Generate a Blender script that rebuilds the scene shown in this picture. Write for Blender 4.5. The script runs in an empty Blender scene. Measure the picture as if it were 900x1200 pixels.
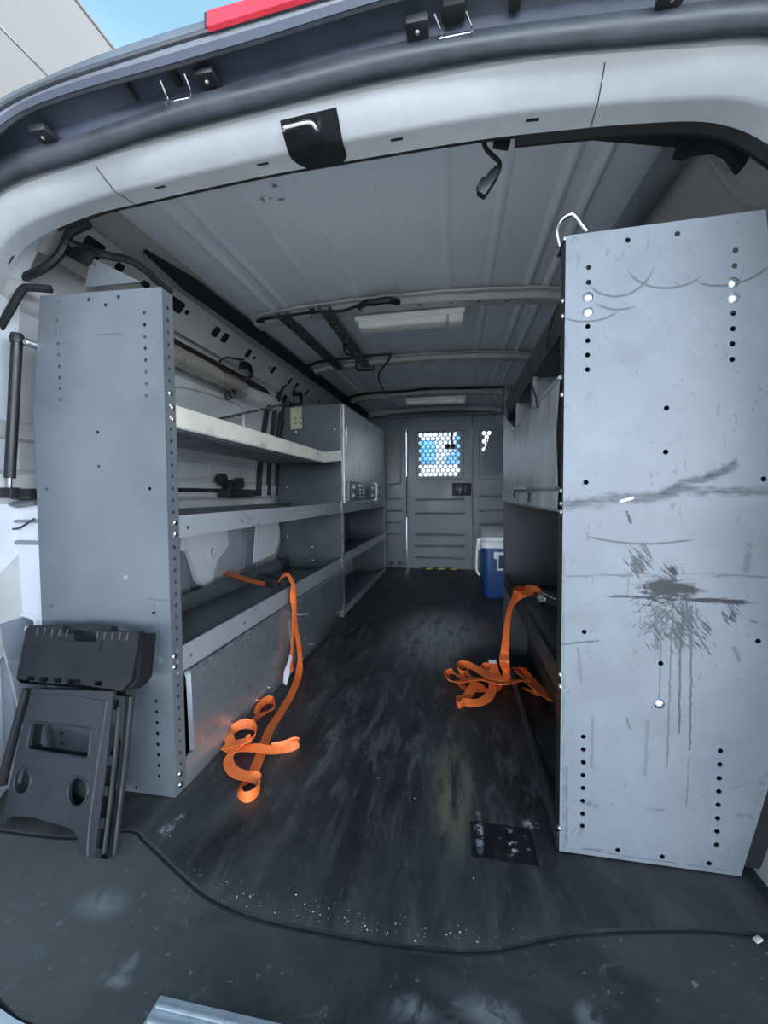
import bpy, bmesh, math, random
from mathutils import Vector as V, Matrix
random.seed(7)
S = bpy.context.scene
COL = S.collection
PI = math.pi
# ---------------------------------------------------------------- camera model
F, HC = 480.0, 0.72
def rotm(y, p, r):
    cy, sy, cp, sp, cr, sr = math.cos(y), math.sin(y), math.cos(p), math.sin(p), math.cos(r), math.sin(r)
    f = V((-sy*cp, cy*cp, sp)); rt = V((cy, sy, 0)); up = rt.cross(f)
    return cr*rt+sr*up, -sr*rt+cr*up, f
RT, UP, FW = rotm(math.radians(10.2), math.radians(-2.44), math.radians(-.397))
CAM = V((0, 0, HC))
def ray(px, py): return RT*((px-450)/F)+UP*(-(py-600)/F)+FW
def at(px, py, **k):
    d = ray(px, py); (a, v), = k.items(); i = 'xyz'.index(a)
    return CAM+d*((v-CAM[i])/d[i])
def onplane(px, py, O, N):
    d = ray(px, py); return CAM+d*((O-CAM).dot(N)/d.dot(N))
cd = bpy.data.cameras.new('camera'); cam = bpy.data.objects.new('camera', cd); COL.objects.link(cam)
cd.sensor_fit = 'HORIZONTAL'; cd.sensor_width = 36; cd.lens = F/900*36; cd.clip_start = .02
cam.matrix_world = Matrix(((RT.x, UP.x, -FW.x, 0), (RT.y, UP.y, -FW.y, 0), (RT.z, UP.z, -FW.z, HC), (0, 0, 0, 1)))
S.camera = cam
# ---------------------------------------------------------------- materials
def srgb(r, g, b):
    f = lambda c: (c/255/12.92) if c/255 <= .04045 else ((c/255+.055)/1.055)**2.4
    return (f(r), f(g), f(b), 1)
class NT:
    def __init__(s, name):
        s.m = bpy.data.materials.new(name); s.m.use_nodes = True
        s.t = s.m.node_tree; s.b = s.t.nodes['Principled BSDF']
        s._pos = None
    def n(s, typ, **k):
        o = s.t.nodes.new(typ)
        for a, v in k.items(): setattr(o, a, v)
        return o
    def put(s, sock, v):
        if isinstance(v, bpy.types.NodeSocket): s.t.links.new(v, sock)
        else: sock.default_value = v
    def ma(s, op, a, b=0, c=None):
        o = s.n('ShaderNodeMath', operation=op); s.put(o.inputs[0], a); s.put(o.inputs[1], b)
        if c is not None: s.put(o.inputs[2], c)
        return o.outputs[0]
    def pos(s):
        if s._pos is None:
            s._pos = s.n('ShaderNodeTexCoord').outputs['Object']
            x = s.n('ShaderNodeSeparateXYZ'); s.t.links.new(s._pos, x.inputs[0]); s.xyz = x.outputs
        return s._pos
    def noise(s, scale, detail=4, rough=.6, stretch=None, dist=0):
        v = s.pos()
        if stretch:
            mp = s.n('ShaderNodeMapping'); s.put(mp.inputs[0], v); mp.inputs['Scale'].default_value = stretch; v = mp.outputs[0]
        o = s.n('ShaderNodeTexNoise'); s.put(o.inputs['Vector'], v)
        o.inputs['Scale'].default_value = scale; o.inputs['Detail'].default_value = detail
        o.inputs['Roughness'].default_value = rough; o.inputs['Distortion'].default_value = dist
        return o.outputs[0]
    def ramp(s, v, a, b, lo=0., hi=1.):
        o = s.n('ShaderNodeMapRange', interpolation_type='SMOOTHSTEP'); s.put(o.inputs[0], v)
        for i, q in enumerate((a, b, lo, hi)): s.put(o.inputs[1+i], q)
        return o.outputs[0]
    def mix(s, f, a, b):
        o = s.n('ShaderNodeMix', data_type='RGBA'); s.put(o.inputs[0], f); s.put(o.inputs[6], a); s.put(o.inputs[7], b)
        return o.outputs[2]
    def bump(s, h, st=.2, d=.002):
        o = s.n('ShaderNodeBump'); s.put(o.inputs['Height'], h); o.inputs['Strength'].default_value = st; o.inputs['Distance'].default_value = d
        s.put(s.b.inputs['Normal'], o.outputs[0])
    def set(s, col=None, rough=None, metal=None, spec=None):
        if col is not None: s.put(s.b.inputs['Base Color'], col)
        if rough is not None: s.put(s.b.inputs['Roughness'], rough)
        if metal is not None: s.put(s.b.inputs['Metallic'], metal)
        if spec is not None: s.put(s.b.inputs['Specular IOR Level'], spec)
        return s.m
def mat(name, col, rough=.5, metal=0, var=.12, scale=6, bump=0, stretch=None, rv=.1):
    t = NT(name); c = col if len(col) == 4 else (*col, 1)
    n = t.noise(scale, 6, .65, stretch)
    d = tuple(x*(1-var*1.6) for x in c[:3])+(1,); l = tuple(min(1, x*(1+var)) for x in c[:3])+(1,)
    t.set(t.mix(t.ramp(n, .3, .7), d, l), t.ramp(n, .3, .75, max(.03, rough-rv), min(1, rough+rv)), metal)
    if bump: t.bump(t.noise(scale*12, 3), bump)
    return t.m
M = {}
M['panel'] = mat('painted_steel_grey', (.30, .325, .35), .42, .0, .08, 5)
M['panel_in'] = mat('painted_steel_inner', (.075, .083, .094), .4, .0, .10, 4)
M['tray'] = mat('bare_galvanised_steel', (.43, .445, .46), .34, .35, .06, 5, 0, (1, .4, 1), .08)
M['tray_warm'] = mat('aluminium_lip_warm_highlight', (.86, .79, .68), .34, .25, .08, 6, 0, None, .1)  # warm highlight of the top lip is put into its colour
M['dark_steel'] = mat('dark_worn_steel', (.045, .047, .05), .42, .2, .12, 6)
M['locker'] = mat('grey_locker_paint', (.64, .665, .665), .36, .05, .05, 4, 0, None, .1)
M['bin'] = mat('rubbed_steel_bin_door', (.46, .48, .49), .40, .2, .26, 10, .02, (1, 1.8, .5), .14)
M['bulk'] = mat('bulkhead_grey_paint', (.20, .218, .241), .45, .0, .08, 4)
M['bulk_dark'] = mat('bulkhead_trim_paint', (.20, .22, .24), .5, .0, .1, 4)  # plain grey for the bulkhead rail, filler and cab roof
M['white'] = mat('white_body_paint', (.70, .73, .77), .38, .0, .06, 5)
M['wall'] = mat('inner_body_paint', (.50, .50, .495), .4, .0, .08, 5)
M['ceil'] = mat('roof_skin_primer', (.63, .68, .76), .48, .0, .05, 3)
M['black'] = mat('black_plastic', (.016, .017, .02), .42, 0, .3, 12)
M['foam'] = mat('black_foam_trim', (.012, .013, .016), .8, 0, .3, 20)
M['seal'] = mat('rubber_door_seal', (.045, .05, .062), .42, 0, .2, 14)
M['jamb'] = mat('dark_blue_grey_jamb_paint', (.045, .055, .08), .38, .0, .15, 6)
M['roofedge'] = mat('weathered_roof_edge', (.15, .165, .19), .4, .1, .12, 9)
M['chrome'] = mat('zinc_plated_hardware', (.75, .76, .78), .22, 1, .1, 20)
M['red'] = mat('red_lens_plastic', (.75, .05, .075), .25, 0, .12, 8)
M['orange'] = mat('orange_polyester_webbing', (1.0, .20, .042), .6, 0, .04, 60, .15)
M['tag'] = mat('white_fabric_label', (.78, .78, .82), .7, 0, .05, 30)
M['cooler_blue'] = mat('blue_cooler_plastic', (.018, .07, .22), .4, 0, .1, 5)
M['cooler_white'] = mat('white_cooler_plastic', (.90, .91, .92), .45, 0, .04, 5)
M['lens'] = mat('frosted_lamp_cover', (.93, .91, .87), .4, 0, .06, 8)
M['stool'] = mat('charcoal_stool_plastic', (.018, .022, .028), .58, 0, .1, 7)
M['stool_black'] = mat('black_stool_plastic', (.005, .006, .008), .58, 0, .2, 10)
M['slot'] = mat('perforated_slotted_steel', (.14, .15, .16), .45, .7, .3, 30)
M['trim'] = mat('grey_lower_trim', (.20, .225, .26), .5, 0, .1, 4)
M['sheet'] = mat('translucent_white_plastic', (.80, .83, .86), .4, 0, .05, 4)
M['yellow'] = mat('yellow_warning_tape', (.95, .72, .12), .5, 0, .1, 30)
M['tape_black'] = mat('black_warning_tape', (.02, .02, .022), .5, 0, .2, 30)
M['sticker'] = mat('yellowed_paper_tag', (.42, .40, .28), .7, 0, .15, 25)
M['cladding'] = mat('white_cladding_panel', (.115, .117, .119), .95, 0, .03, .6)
M['asphalt'] = mat('grey_pavement', (.42, .42, .41), .9, 0, .15, 2)
M['blue_sign'] = mat('sky_blue_cladding', (.10, .38, .70), .5, 0, .1, 1)
M['sill'] = mat('ribbed_aluminium_sill', (.62, .66, .72), .35, .25, .08, 12)
M['crumb'] = mat('pale_grit', (.62, .60, .55), .8, 0, .2, 90)
M['control'] = mat('dark_grey_control_plate', (.13, .15, .17), .4, 0, .1, 12)
M['dash'] = mat('dark_cab_plastic', (.03, .032, .036), .6, 0, .2, 6)
M['cardrod'] = mat('brushed_rod', (.30, .31, .32), .3, .9, .1, 20)
M['bare'] = mat('wavy_reflective_cover', (.46, .42, .37), .3, .5, .08, 5)
def roof():
    t = NT('roof_skin_primer'); t.pos(); x, y, z = t.xyz
    n = t.noise(60, 4, .7); d = None
    col = t.mix(t.ramp(t.noise(3, 5, .6), .3, .7), (.72, .77, .86, 1), (.78, .83, .91, 1))
    for px_, py_, r in ((312, 238, .018), (322, 224, .014), (329, 237, .012)):
        p = at(px_, py_, z=1.51); a = t.ma('SUBTRACT', x, p.x); b = t.ma('SUBTRACT', y, p.y)
        m = t.ma('MULTIPLY', t.ramp(t.ma('SQRT', t.ma('MULTIPLY_ADD', a, a, t.ma('MULTIPLY', b, b))), r*.3, r*1.4, 1, 0), t.ramp(n, .48, .56))
        d = m if d is None else t.ma('MAXIMUM', d, m)
    t.set(t.mix(t.ma('MULTIPLY', d, .85), col, (.03, .03, .035, 1)), .48); return t.m
M['ceil'] = roof()
M['panel_steel'] = mat('cold_rolled_panel_steel', (.40, .42, .44), .27, .7, .03, 2.5, 0, None, .03)
M['shop_white'] = mat('white_shopfront', (.85, .86, .87), .7, 0, .03, 1)
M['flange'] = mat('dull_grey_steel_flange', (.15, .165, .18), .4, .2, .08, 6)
M['shade_wall'] = mat('blue_grey_wall_shading', (.38, .41, .44), .42, 0, .06, 4)  # blue grey stands in for shading on the lower wall
# ---------------------------------------------------------------- mesh helpers
class MB:
    def __init__(s): s.bm = bmesh.new()
    def box(s, x0, x1, y0, y1, z0, z1, bev=0, m=None, seg=2):
        r = bmesh.ops.create_cube(s.bm, size=1); vs = r['verts']
        T = Matrix.Translation(((x0+x1)/2, (y0+y1)/2, (z0+z1)/2)) @ Matrix.Diagonal((abs(x1-x0), abs(y1-y0), abs(z1-z0), 1))
        bmesh.ops.transform(s.bm, matrix=T, verts=vs)
        if bev:
            es = list({e for v in vs for e in v.link_edges})
            g = bmesh.ops.bevel(s.bm, geom=es, offset=bev, segments=seg, affect='EDGES', profile=.5)
            vs = list({v for f in g['faces'] for v in f.verts} | {v for v in vs if v.is_valid})
        if m is not None: bmesh.ops.transform(s.bm, matrix=m, verts=vs)
        return s
    def loft(s, rings, close=False, cap=False):
        R = [[s.bm.verts.new(p) for p in r] for r in rings]
        for a, b in zip(R, R[1:]):
            n = len(a)
            for i in range(n if close else n-1):
                j = (i+1) % n
                try: s.bm.faces.new((a[i], a[j], b[j], b[i]))
                except ValueError: pass
        if cap:
            for q in (R[0], R[-1]):
                try: s.bm.faces.new(q)
                except ValueError: pass
        return s
    def tube(s, pts, r, seg=10, smooth=0):
        pts = [V(p) for p in pts]
        if smooth: pts = catmull(pts, smooth)
        rr = r if callable(r) else (lambda t: r)
        t0 = (pts[1]-pts[0]).normalized(); n = t0.orthogonal().normalized(); rings = []
        for i, p in enumerate(pts):
            t = ((pts[min(i+1, len(pts)-1)]-pts[max(i-1, 0)])).normalized()
            n = (n-t*n.dot(t)).normalized(); b = t.cross(n)
            q = rr(i/(len(pts)-1))
            rings.append([p+(n*math.cos(2*PI*k/seg)+b*math.sin(2*PI*k/seg))*q for k in range(seg)])
        return s.loft(rings, True, True)
    def lathe(s, p0, axis, prof, seg=24):
        p0 = V(p0); a = V(axis).normalized(); n = a.orthogonal().normalized(); b = a.cross(n)
        return s.loft([[p0+a*h+(n*math.cos(2*PI*k/seg)+b*math.sin(2*PI*k/seg))*max(r, 1e-5) for k in range(seg)] for r, h in prof], True, True)
    def bolt(s, p, axis, r=.006, seg=12):
        return s.lathe(p, axis, [(r, -.001), (r, .0015), (r*.85, .003), (r*.45, .0042), (0, .0046)], seg)
    def ribbon(s, pts, w=.025, th=.0016, res=8):
        # pts: (Vector, width direction)
        P = catmull([p for p, _ in pts], res); W = catmull([d for _, d in pts], res); rings = []
        for p, d in zip(P, W): rings.append((p, d))
        out = []
        for i, (p, d) in enumerate(rings):
            t = (rings[min(i+1, len(rings)-1)][0]-rings[max(i-1, 0)][0]).normalized()
            d = (d-t*d.dot(t)).normalized(); n = t.cross(d)
            out.append([p+d*w/2+n*th/2, p+d*w/2-n*th/2, p-d*w/2-n*th/2, p-d*w/2+n*th/2])
        return s.loft(out, True, True)
    def plate(s, outer, holes, th, mtx, n=12):
        c = bpy.data.curves.new('tmp', 'CURVE'); c.dimensions = '2D'; c.fill_mode = 'BOTH'; c.extrude = th/2
        for poly in [outer]+[circ(*h, n) if isinstance(h, tuple) else h for h in holes]:
            sp = c.splines.new('POLY'); sp.points.add(len(poly)-1); sp.use_cyclic_u = True
            for q, p in zip(sp.points, poly): q.co = (p[0], p[1], 0, 1)
        o = bpy.data.objects.new('tmp', c); COL.objects.link(o)
        me = bpy.data.meshes.new_from_object(o.evaluated_get(bpy.context.evaluated_depsgraph_get()))
        bpy.data.objects.remove(o); bpy.data.curves.remove(c)
        me.transform(mtx); s.bm.from_mesh(me); bpy.data.meshes.remove(me)
        return s
    def build(s, name, m, parent=None, smooth=True, kind=None, label=None, cat=None, group=None):
        bmesh.ops.remove_doubles(s.bm, verts=s.bm.verts, dist=1e-5)
        bmesh.ops.recalc_face_normals(s.bm, faces=s.bm.faces)
        me = bpy.data.meshes.new(name); s.bm.to_mesh(me); s.bm.free()
        me.materials.append(M[m] if isinstance(m, str) else m)
        if smooth:
            for p in me.polygons: p.use_smooth = True
            me.set_sharp_from_angle(angle=math.radians(38))
        o = bpy.data.objects.new(name, me); COL.objects.link(o)
        if parent is not None:
            o.parent = parent; o.matrix_parent_inverse = world(parent).inverted()
        if kind: o['kind'] = kind
        if label: o['label'] = label
        if cat: o['category'] = cat
        if group: o['group'] = group
        return o
def world(o):
    return (world(o.parent) @ o.matrix_parent_inverse if o.parent else Matrix()) @ o.matrix_basis
def circ(x, y, r, n=12): return [(x+r*math.cos(2*PI*k/n), y+r*math.sin(2*PI*k/n)) for k in range(n)]
def rrect(x0, x1, y0, y1, r, n=5):
    o = []
    for cx, cy, a in ((x1-r, y1-r, 0), (x0+r, y1-r, 90), (x0+r, y0+r, 180), (x1-r, y0+r, 270)):
        for k in range(n+1):
            t = math.radians(a+90*k/n); o.append((cx+r*math.cos(t), cy+r*math.sin(t)))
    return o
def catmull(P, res):
    P = [V(p) for p in P]; out = []
    for i in range(len(P)-1):
        a, b, c, d = P[max(i-1, 0)], P[i], P[i+1], P[min(i+2, len(P)-1)]
        for k in range(res):
            t = k/res; out.append(.5*((2*b)+(c-a)*t+(2*a-5*b+4*c-d)*t*t+(3*b-a-3*c+d)*t**3))
    return out+[P[-1]]
def frame(O, U, W):
    U = V(U).normalized(); W = V(W).normalized(); N = U.cross(W); O = V(O)
    return Matrix(((U.x, W.x, N.x, O.x), (U.y, W.y, N.y, O.y), (U.z, W.z, N.z, O.z), (0, 0, 0, 1)))
def XZ(y): return frame((0, y, 0), (1, 0, 0), (0, 0, 1))       # (u,v) -> x,z at y
def YZ(x): return frame((x, 0, 0), (0, 1, 0), (0, 0, 1))       # (u,v) -> y,z at x
def XY(z): return frame((0, 0, z), (1, 0, 0), (0, 1, 0))
def thing(name, label, cat, loc, group=None):
    o = bpy.data.objects.new(name, None); COL.objects.link(o); o.location = loc; o.empty_display_size = .05
    o['label'] = label; o['category'] = cat
    if group: o['group'] = group
    return o
def struct(name):
    o = bpy.data.objects.new(name, None); COL.objects.link(o); o['kind'] = 'structure'; return o
def xz(pts, y): return [(p.x, p.z) for p in (at(a, b, y=y) for a, b in pts)]
# ---------------------------------------------------------------- procedural dirt
def seg_mask(t, u, v, p0, p1, w, soft=.6):
    """soft capsule between two points, w = half width"""
    dx, dy = p1[0]-p0[0], p1[1]-p0[1]; L2 = dx*dx+dy*dy
    a = t.ma('SUBTRACT', u, p0[0]); b = t.ma('SUBTRACT', v, p0[1])
    h = t.n('ShaderNodeMath', operation='DIVIDE', use_clamp=True)
    t.put(h.inputs[0], t.ma('MULTIPLY_ADD', a, dx, t.ma('MULTIPLY', b, dy))); h.inputs[1].default_value = L2
    h = h.outputs[0]
    ex = t.ma('MULTIPLY_ADD', h, -dx, a); ey = t.ma('MULTIPLY_ADD', h, -dy, b)
    d = t.ma('SQRT', t.ma('MULTIPLY_ADD', ex, ex, t.ma('MULTIPLY', ey, ey)))
    return t.ramp(d, w*(1-soft), w, 1, 0)
def ell_mask(t, u, v, c, rx, ry, soft=.5):
    a = t.ma('DIVIDE', t.ma('SUBTRACT', u, c[0]), rx); b = t.ma('DIVIDE', t.ma('SUBTRACT', v, c[1]), ry)
    d = t.ma('SQRT', t.ma('MULTIPLY_ADD', a, a, t.ma('MULTIPLY', b, b)))
    return t.ramp(d, 1-soft, 1, 1, 0)
def arc_mask(t, u, v, c, r, w, u0, u1):
    a = t.ma('SUBTRACT', u, c[0]); b = t.ma('SUBTRACT', v, c[1])
    d = t.ma('ABSOLUTE', t.ma('SUBTRACT', t.ma('SQRT', t.ma('MULTIPLY_ADD', a, a, t.ma('MULTIPLY', b, b))), r))
    m = t.ramp(d, w*.2, w, 1, 0)
    m = t.ma('MULTIPLY', m, t.ma('LESS_THAN', b, 0))
    return t.ma('MULTIPLY', m, t.ma('MULTIPLY', t.ramp(u, u0, u0+.02), t.ramp(u, u1-.02, u1, 1, 0)))
def mx(t, *ms):
    r = ms[0]
    for m in ms[1:]: r = t.ma('MAXIMUM', r, m)
    return r
# grimy right end panel
def grimy_panel():
    t = NT('grimy_painted_steel'); t.pos(); x, y, z = t.xyz
    n1 = t.noise(9, 6, .7); n2 = t.noise(45, 5, .7); n3 = t.noise(4, 5, .6)
    nd = t.ma('MULTIPLY', t.ma('SUBTRACT', t.noise(30, 3), .5), .035)
    nd2 = t.ma('MULTIPLY', t.ma('SUBTRACT', t.noise(26, 3, .6, (1, 1, .8)), .5), .03)
    u = t.ma('ADD', x, nd); v = t.ma('ADD', z, nd2)
    uf = t.ma('MULTIPLY_ADD', t.ma('SUBTRACT', t.noise(60, 2), .5), .006, x); vf = t.ma('MULTIPLY_ADD', t.ma('SUBTRACT', t.noise(12, 2), .5), .008, z)
    P = lambda a, b: (lambda q: (q.x, q.z))(at(a, b, y=.83))
    sx = t.noise(22, 4, .7, (1, 1, 5.5)); sz = t.noise(30, 3, .65, (6, 1, .6))
    base = t.mix(t.ramp(n3, .35, .7), (.16, .178, .202, 1), (.205, .226, .252, 1))
    base = t.mix(t.ma('MULTIPLY', t.ramp(n1, .5, .72), .35), base, (.12, .13, .145, 1))
    # faint broad wear
    wear = mx(t, ell_mask(t, u, v, P(800, 470), .09, .04, .9), ell_mask(t, u, v, P(735, 415), .05, .035, .9))
    base = t.mix(t.ma('MULTIPLY', wear, .35), base, (.13, .137, .16, 1))
    # black smear in the middle
    def dnoise(rot, sc, st):
        mp = t.n('ShaderNodeMapping'); t.put(mp.inputs[0], t._pos); mp.inputs['Rotation'].default_value = (0, rot, 0)
        m2 = t.n('ShaderNodeMapping'); t.put(m2.inputs[0], mp.outputs[0]); m2.inputs['Scale'].default_value = st
        o = t.n('ShaderNodeTexNoise'); t.put(o.inputs['Vector'], m2.outputs[0]); o.inputs['Scale'].default_value = sc; o.inputs['Detail'].default_value = 4; o.inputs['Roughness'].default_value = .65
        return o.outputs[0]
    dg = dnoise(.8, 34, (1, 1, 7)); dg2 = dnoise(-.9, 40, (1, 1, 6))
    def rag(c, rx, ry, nz, amp, lo=.5, hi=.62):
        lo, hi = lo-.06, hi+.14
        e_ = ell_mask(t, x, z, P(*c), rx, ry, 1.0)
        return t.ma('MULTIPLY', t.ramp(t.ma('MULTIPLY_ADD', t.ma('SUBTRACT', nz, .5), amp, e_), lo, hi), t.ramp(e_, 0, .08))
    sh = t.noise(14, 6, .75, (1, 1, 4.2)); hp = t.noise(60, 4, .75, (1, 1, 2.5)); vt = t.noise(34, 5, .7, (4, 1, .5))
    sm = mx(t, rag((786, 690), .12, .040, sh, 2.6, .45, .75), rag((778, 696), .10, .060, hp, 3.4, .62, .85),
            t.ma('MULTIPLY', rag((750, 662), .05, .05, dg2, 4.5, .55, .8), .8), t.ma('MULTIPLY', rag((797, 735), .11, .085, dg2, 4.2, .75, 1.0), .85),
            t.ma('MULTIPLY', rag((775, 722), .10, .09, dg, 4.2, .85, 1.1), .7), rag((787, 670), .03, .035, dg2, 3.5, .6, .8),
            t.ma('MULTIPLY', rag((857, 722), .025, .045, dg2, 4, .6, .85), .9), t.ma('MULTIPLY', rag((800, 725), .06, .10, vt, 4.2, .65, .95), .7),
            rag((838, 704.5), .125, .011, sx, 2.2, .4, .6), t.ma('MULTIPLY', rag((745, 700), .11, .005, sx, 2, .35, .6), .9),
            t.ma('MULTIPLY', seg_mask(t, uf, vf, P(816, 740), P(834, 768), .0022, .8), .8),
            t.ma('MULTIPLY', rag((720, 675), .10, .006, sx, 3, .6, .9), .5), t.ma('MULTIPLY', rag((850, 675), .12, .006, sx, 3, .6, .9), .5))
    # drips
    dr = mx(t, *[t.ma('MULTIPLY', seg_mask(t, uf, z, P(a, b), P(c, d), w, .8), k) for a, b, c, d, w, k in
                 ((788, 742, 783, 900, .0022, .6), (799, 735, 797, 860, .003, .8), (812, 725, 810, 880, .003, .75), (776, 720, 774, 830, .0022, .55),
                  (770, 715, 771, 760, .006, .55), (811, 712, 811, 760, .006, .7), (809, 890, 806, 945, .002, .5), (760, 845, 757, 910, .005, .3),
                  (695, 840, 694, 900, .004, .35), (678, 760, 682, 800, .004, .3))])
    # tyre-like rub at mid height
    rub = mx(t, t.ma('MULTIPLY', seg_mask(t, u, v, P(664, 592), P(790, 578), .016, .9), .75), t.ma('MULTIPLY', seg_mask(t, u, v, P(780, 578), P(862, 545), .011, .8), .85),
             t.ma('MULTIPLY', seg_mask(t, u, v, P(790, 575), P(900, 575), .013, .9), .75), seg_mask(t, uf, vf, P(735, 600), P(740, 612), .003))
    rub = t.ma('MULTIPLY', rub, t.ramp(sx, .3, .6, .35, .95))
    # long thin scratches and arcs
    ar = []
    for (a, b), (c, d), (e, f) in (((693, 335), (730, 345), (765, 318)), ((740, 320), (775, 337), (820, 325)), ((822, 330), (860, 332), (902, 312)), ((664, 372), (690, 376), (724, 364)),
                                   ((700, 355), (720, 361), (742, 359)), ((690, 629), (760, 637), (812, 633))):
        p0, p1, p2 = P(a, b), P(c, d), P(e, f)
        ax, ay, bx, by, cx, cy = *p0, *p1, *p2
        D = 2*(ax*(by-cy)+bx*(cy-ay)+cx*(ay-by))
        ox = ((ax*ax+ay*ay)*(by-cy)+(bx*bx+by*by)*(cy-ay)+(cx*cx+cy*cy)*(ay-by))/D
        oy = ((ax*ax+ay*ay)*(cx-bx)+(bx*bx+by*by)*(ax-cx)+(cx*cx+cy*cy)*(bx-ax))/D
        r = math.hypot(ax-ox, ay-oy); ar.append(arc_mask(t, x, vf, (ox, oy), r, .0032, p0[0]-.01, p2[0]+.01))
    arcs = t.ma('MULTIPLY', mx(t, *ar), .6)
    misc = mx(t, *[t.ma('MULTIPLY', seg_mask(t, uf, vf, P(a, b), P(c, d), w, .85), k) for a, b, c, d, w, k in
                   ((660, 756, 702, 752, .003, .7), (660, 676, 742, 674, .003, .45), (800, 672, 900, 676, .003, .45), (880, 727, 900, 733, .004, .5), (868, 572, 898, 576, .006, .5),
                    (880, 640, 876, 668, .010, .4), (862, 760, 868, 775, .006, .4), (690, 943, 702, 946, .009, .45), (800, 935, 815, 952, .008, .4), (868, 958, 880, 960, .008, .5),
                    (760, 950, 778, 951, .005, .4), (735, 843, 740, 857, .003, .5), (682, 996, 710, 999, .004, .5), (858, 926, 900, 910, .002, .4), (664, 900, 664, 990, .004, .5), (661, 640, 661, 1000, .003, .35), (700, 1000, 850, 1022, .002, .5))])
    misc = t.ma('MULTIPLY', misc, t.ramp(n2, .38, .58, .1, 1))
    scr = t.ma('MULTIPLY', t.ramp(t.noise(70, 2, .5, (1, 1, .5), 1.5), .66, .72), .3)
    dark = mx(t, t.ma('MULTIPLY', sm, .95), t.ma('MULTIPLY', dr, .9), rub, arcs, misc, scr)
    col = t.mix(dark, base, (.014, .014, .018, 1))
    white = seg_mask(t, uf, vf, P(728, 588), P(742, 584), .0035)
    col = t.mix(t.ma('MULTIPLY', white, .8), col, (.8, .8, .8, 1))
    t.set(col, t.ramp(dark, 0, 1, .40, .6), 0)
    return t.m
M['grimy'] = grimy_panel()
def left_panel():
    t = NT('scuffed_painted_steel'); t.pos(); x, y, z = t.xyz
    P = lambda a, b: (lambda q: (q.x, q.z))(at(a, b, y=.83))
    n3 = t.noise(4, 5, .6); n1 = t.noise(18, 6, .7)
    base = t.mix(t.ramp(n3, .35, .7), (.098, .111, .127, 1), (.126, .141, .159, 1))
    uf = t.ma('MULTIPLY_ADD', t.ma('SUBTRACT', t.noise(60, 2), .5), .006, x); vf = t.ma('MULTIPLY_ADD', t.ma('SUBTRACT', t.noise(40, 2), .5), .008, z)
    d = mx(t, *[t.ma('MULTIPLY', seg_mask(t, uf, vf, P(a, b), P(c, e), w, .85), k) for a, b, c, e, w, k in
                ((64, 402, 85, 400, .0018, .8), (112, 391, 142, 390, .003, .8), (170, 702, 195, 704, .003, .8), (178, 703, 182, 722, .004, .5), (153, 580, 160, 566, .006, .35), (155, 470, 180, 465, .02, .2))])
    col = t.mix(t.ma('MULTIPLY', d, .8), base, (.06, .06, .07, 1))
    w = mx(t, t.ma('MULTIPLY', ell_mask(t, uf, vf, P(145, 680), .03, .02, .9), t.ramp(n1, .5, .65)), t.ma('MULTIPLY', ell_mask(t, uf, vf, P(185, 760), .02, .08, .9), t.ramp(n1, .5, .62)))
    col = t.mix(t.ma('MULTIPLY', w, .5), col, (.7, .72, .75, 1))
    t.set(col, .42, 0); return t.m
M['scuffed'] = left_panel()
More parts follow.
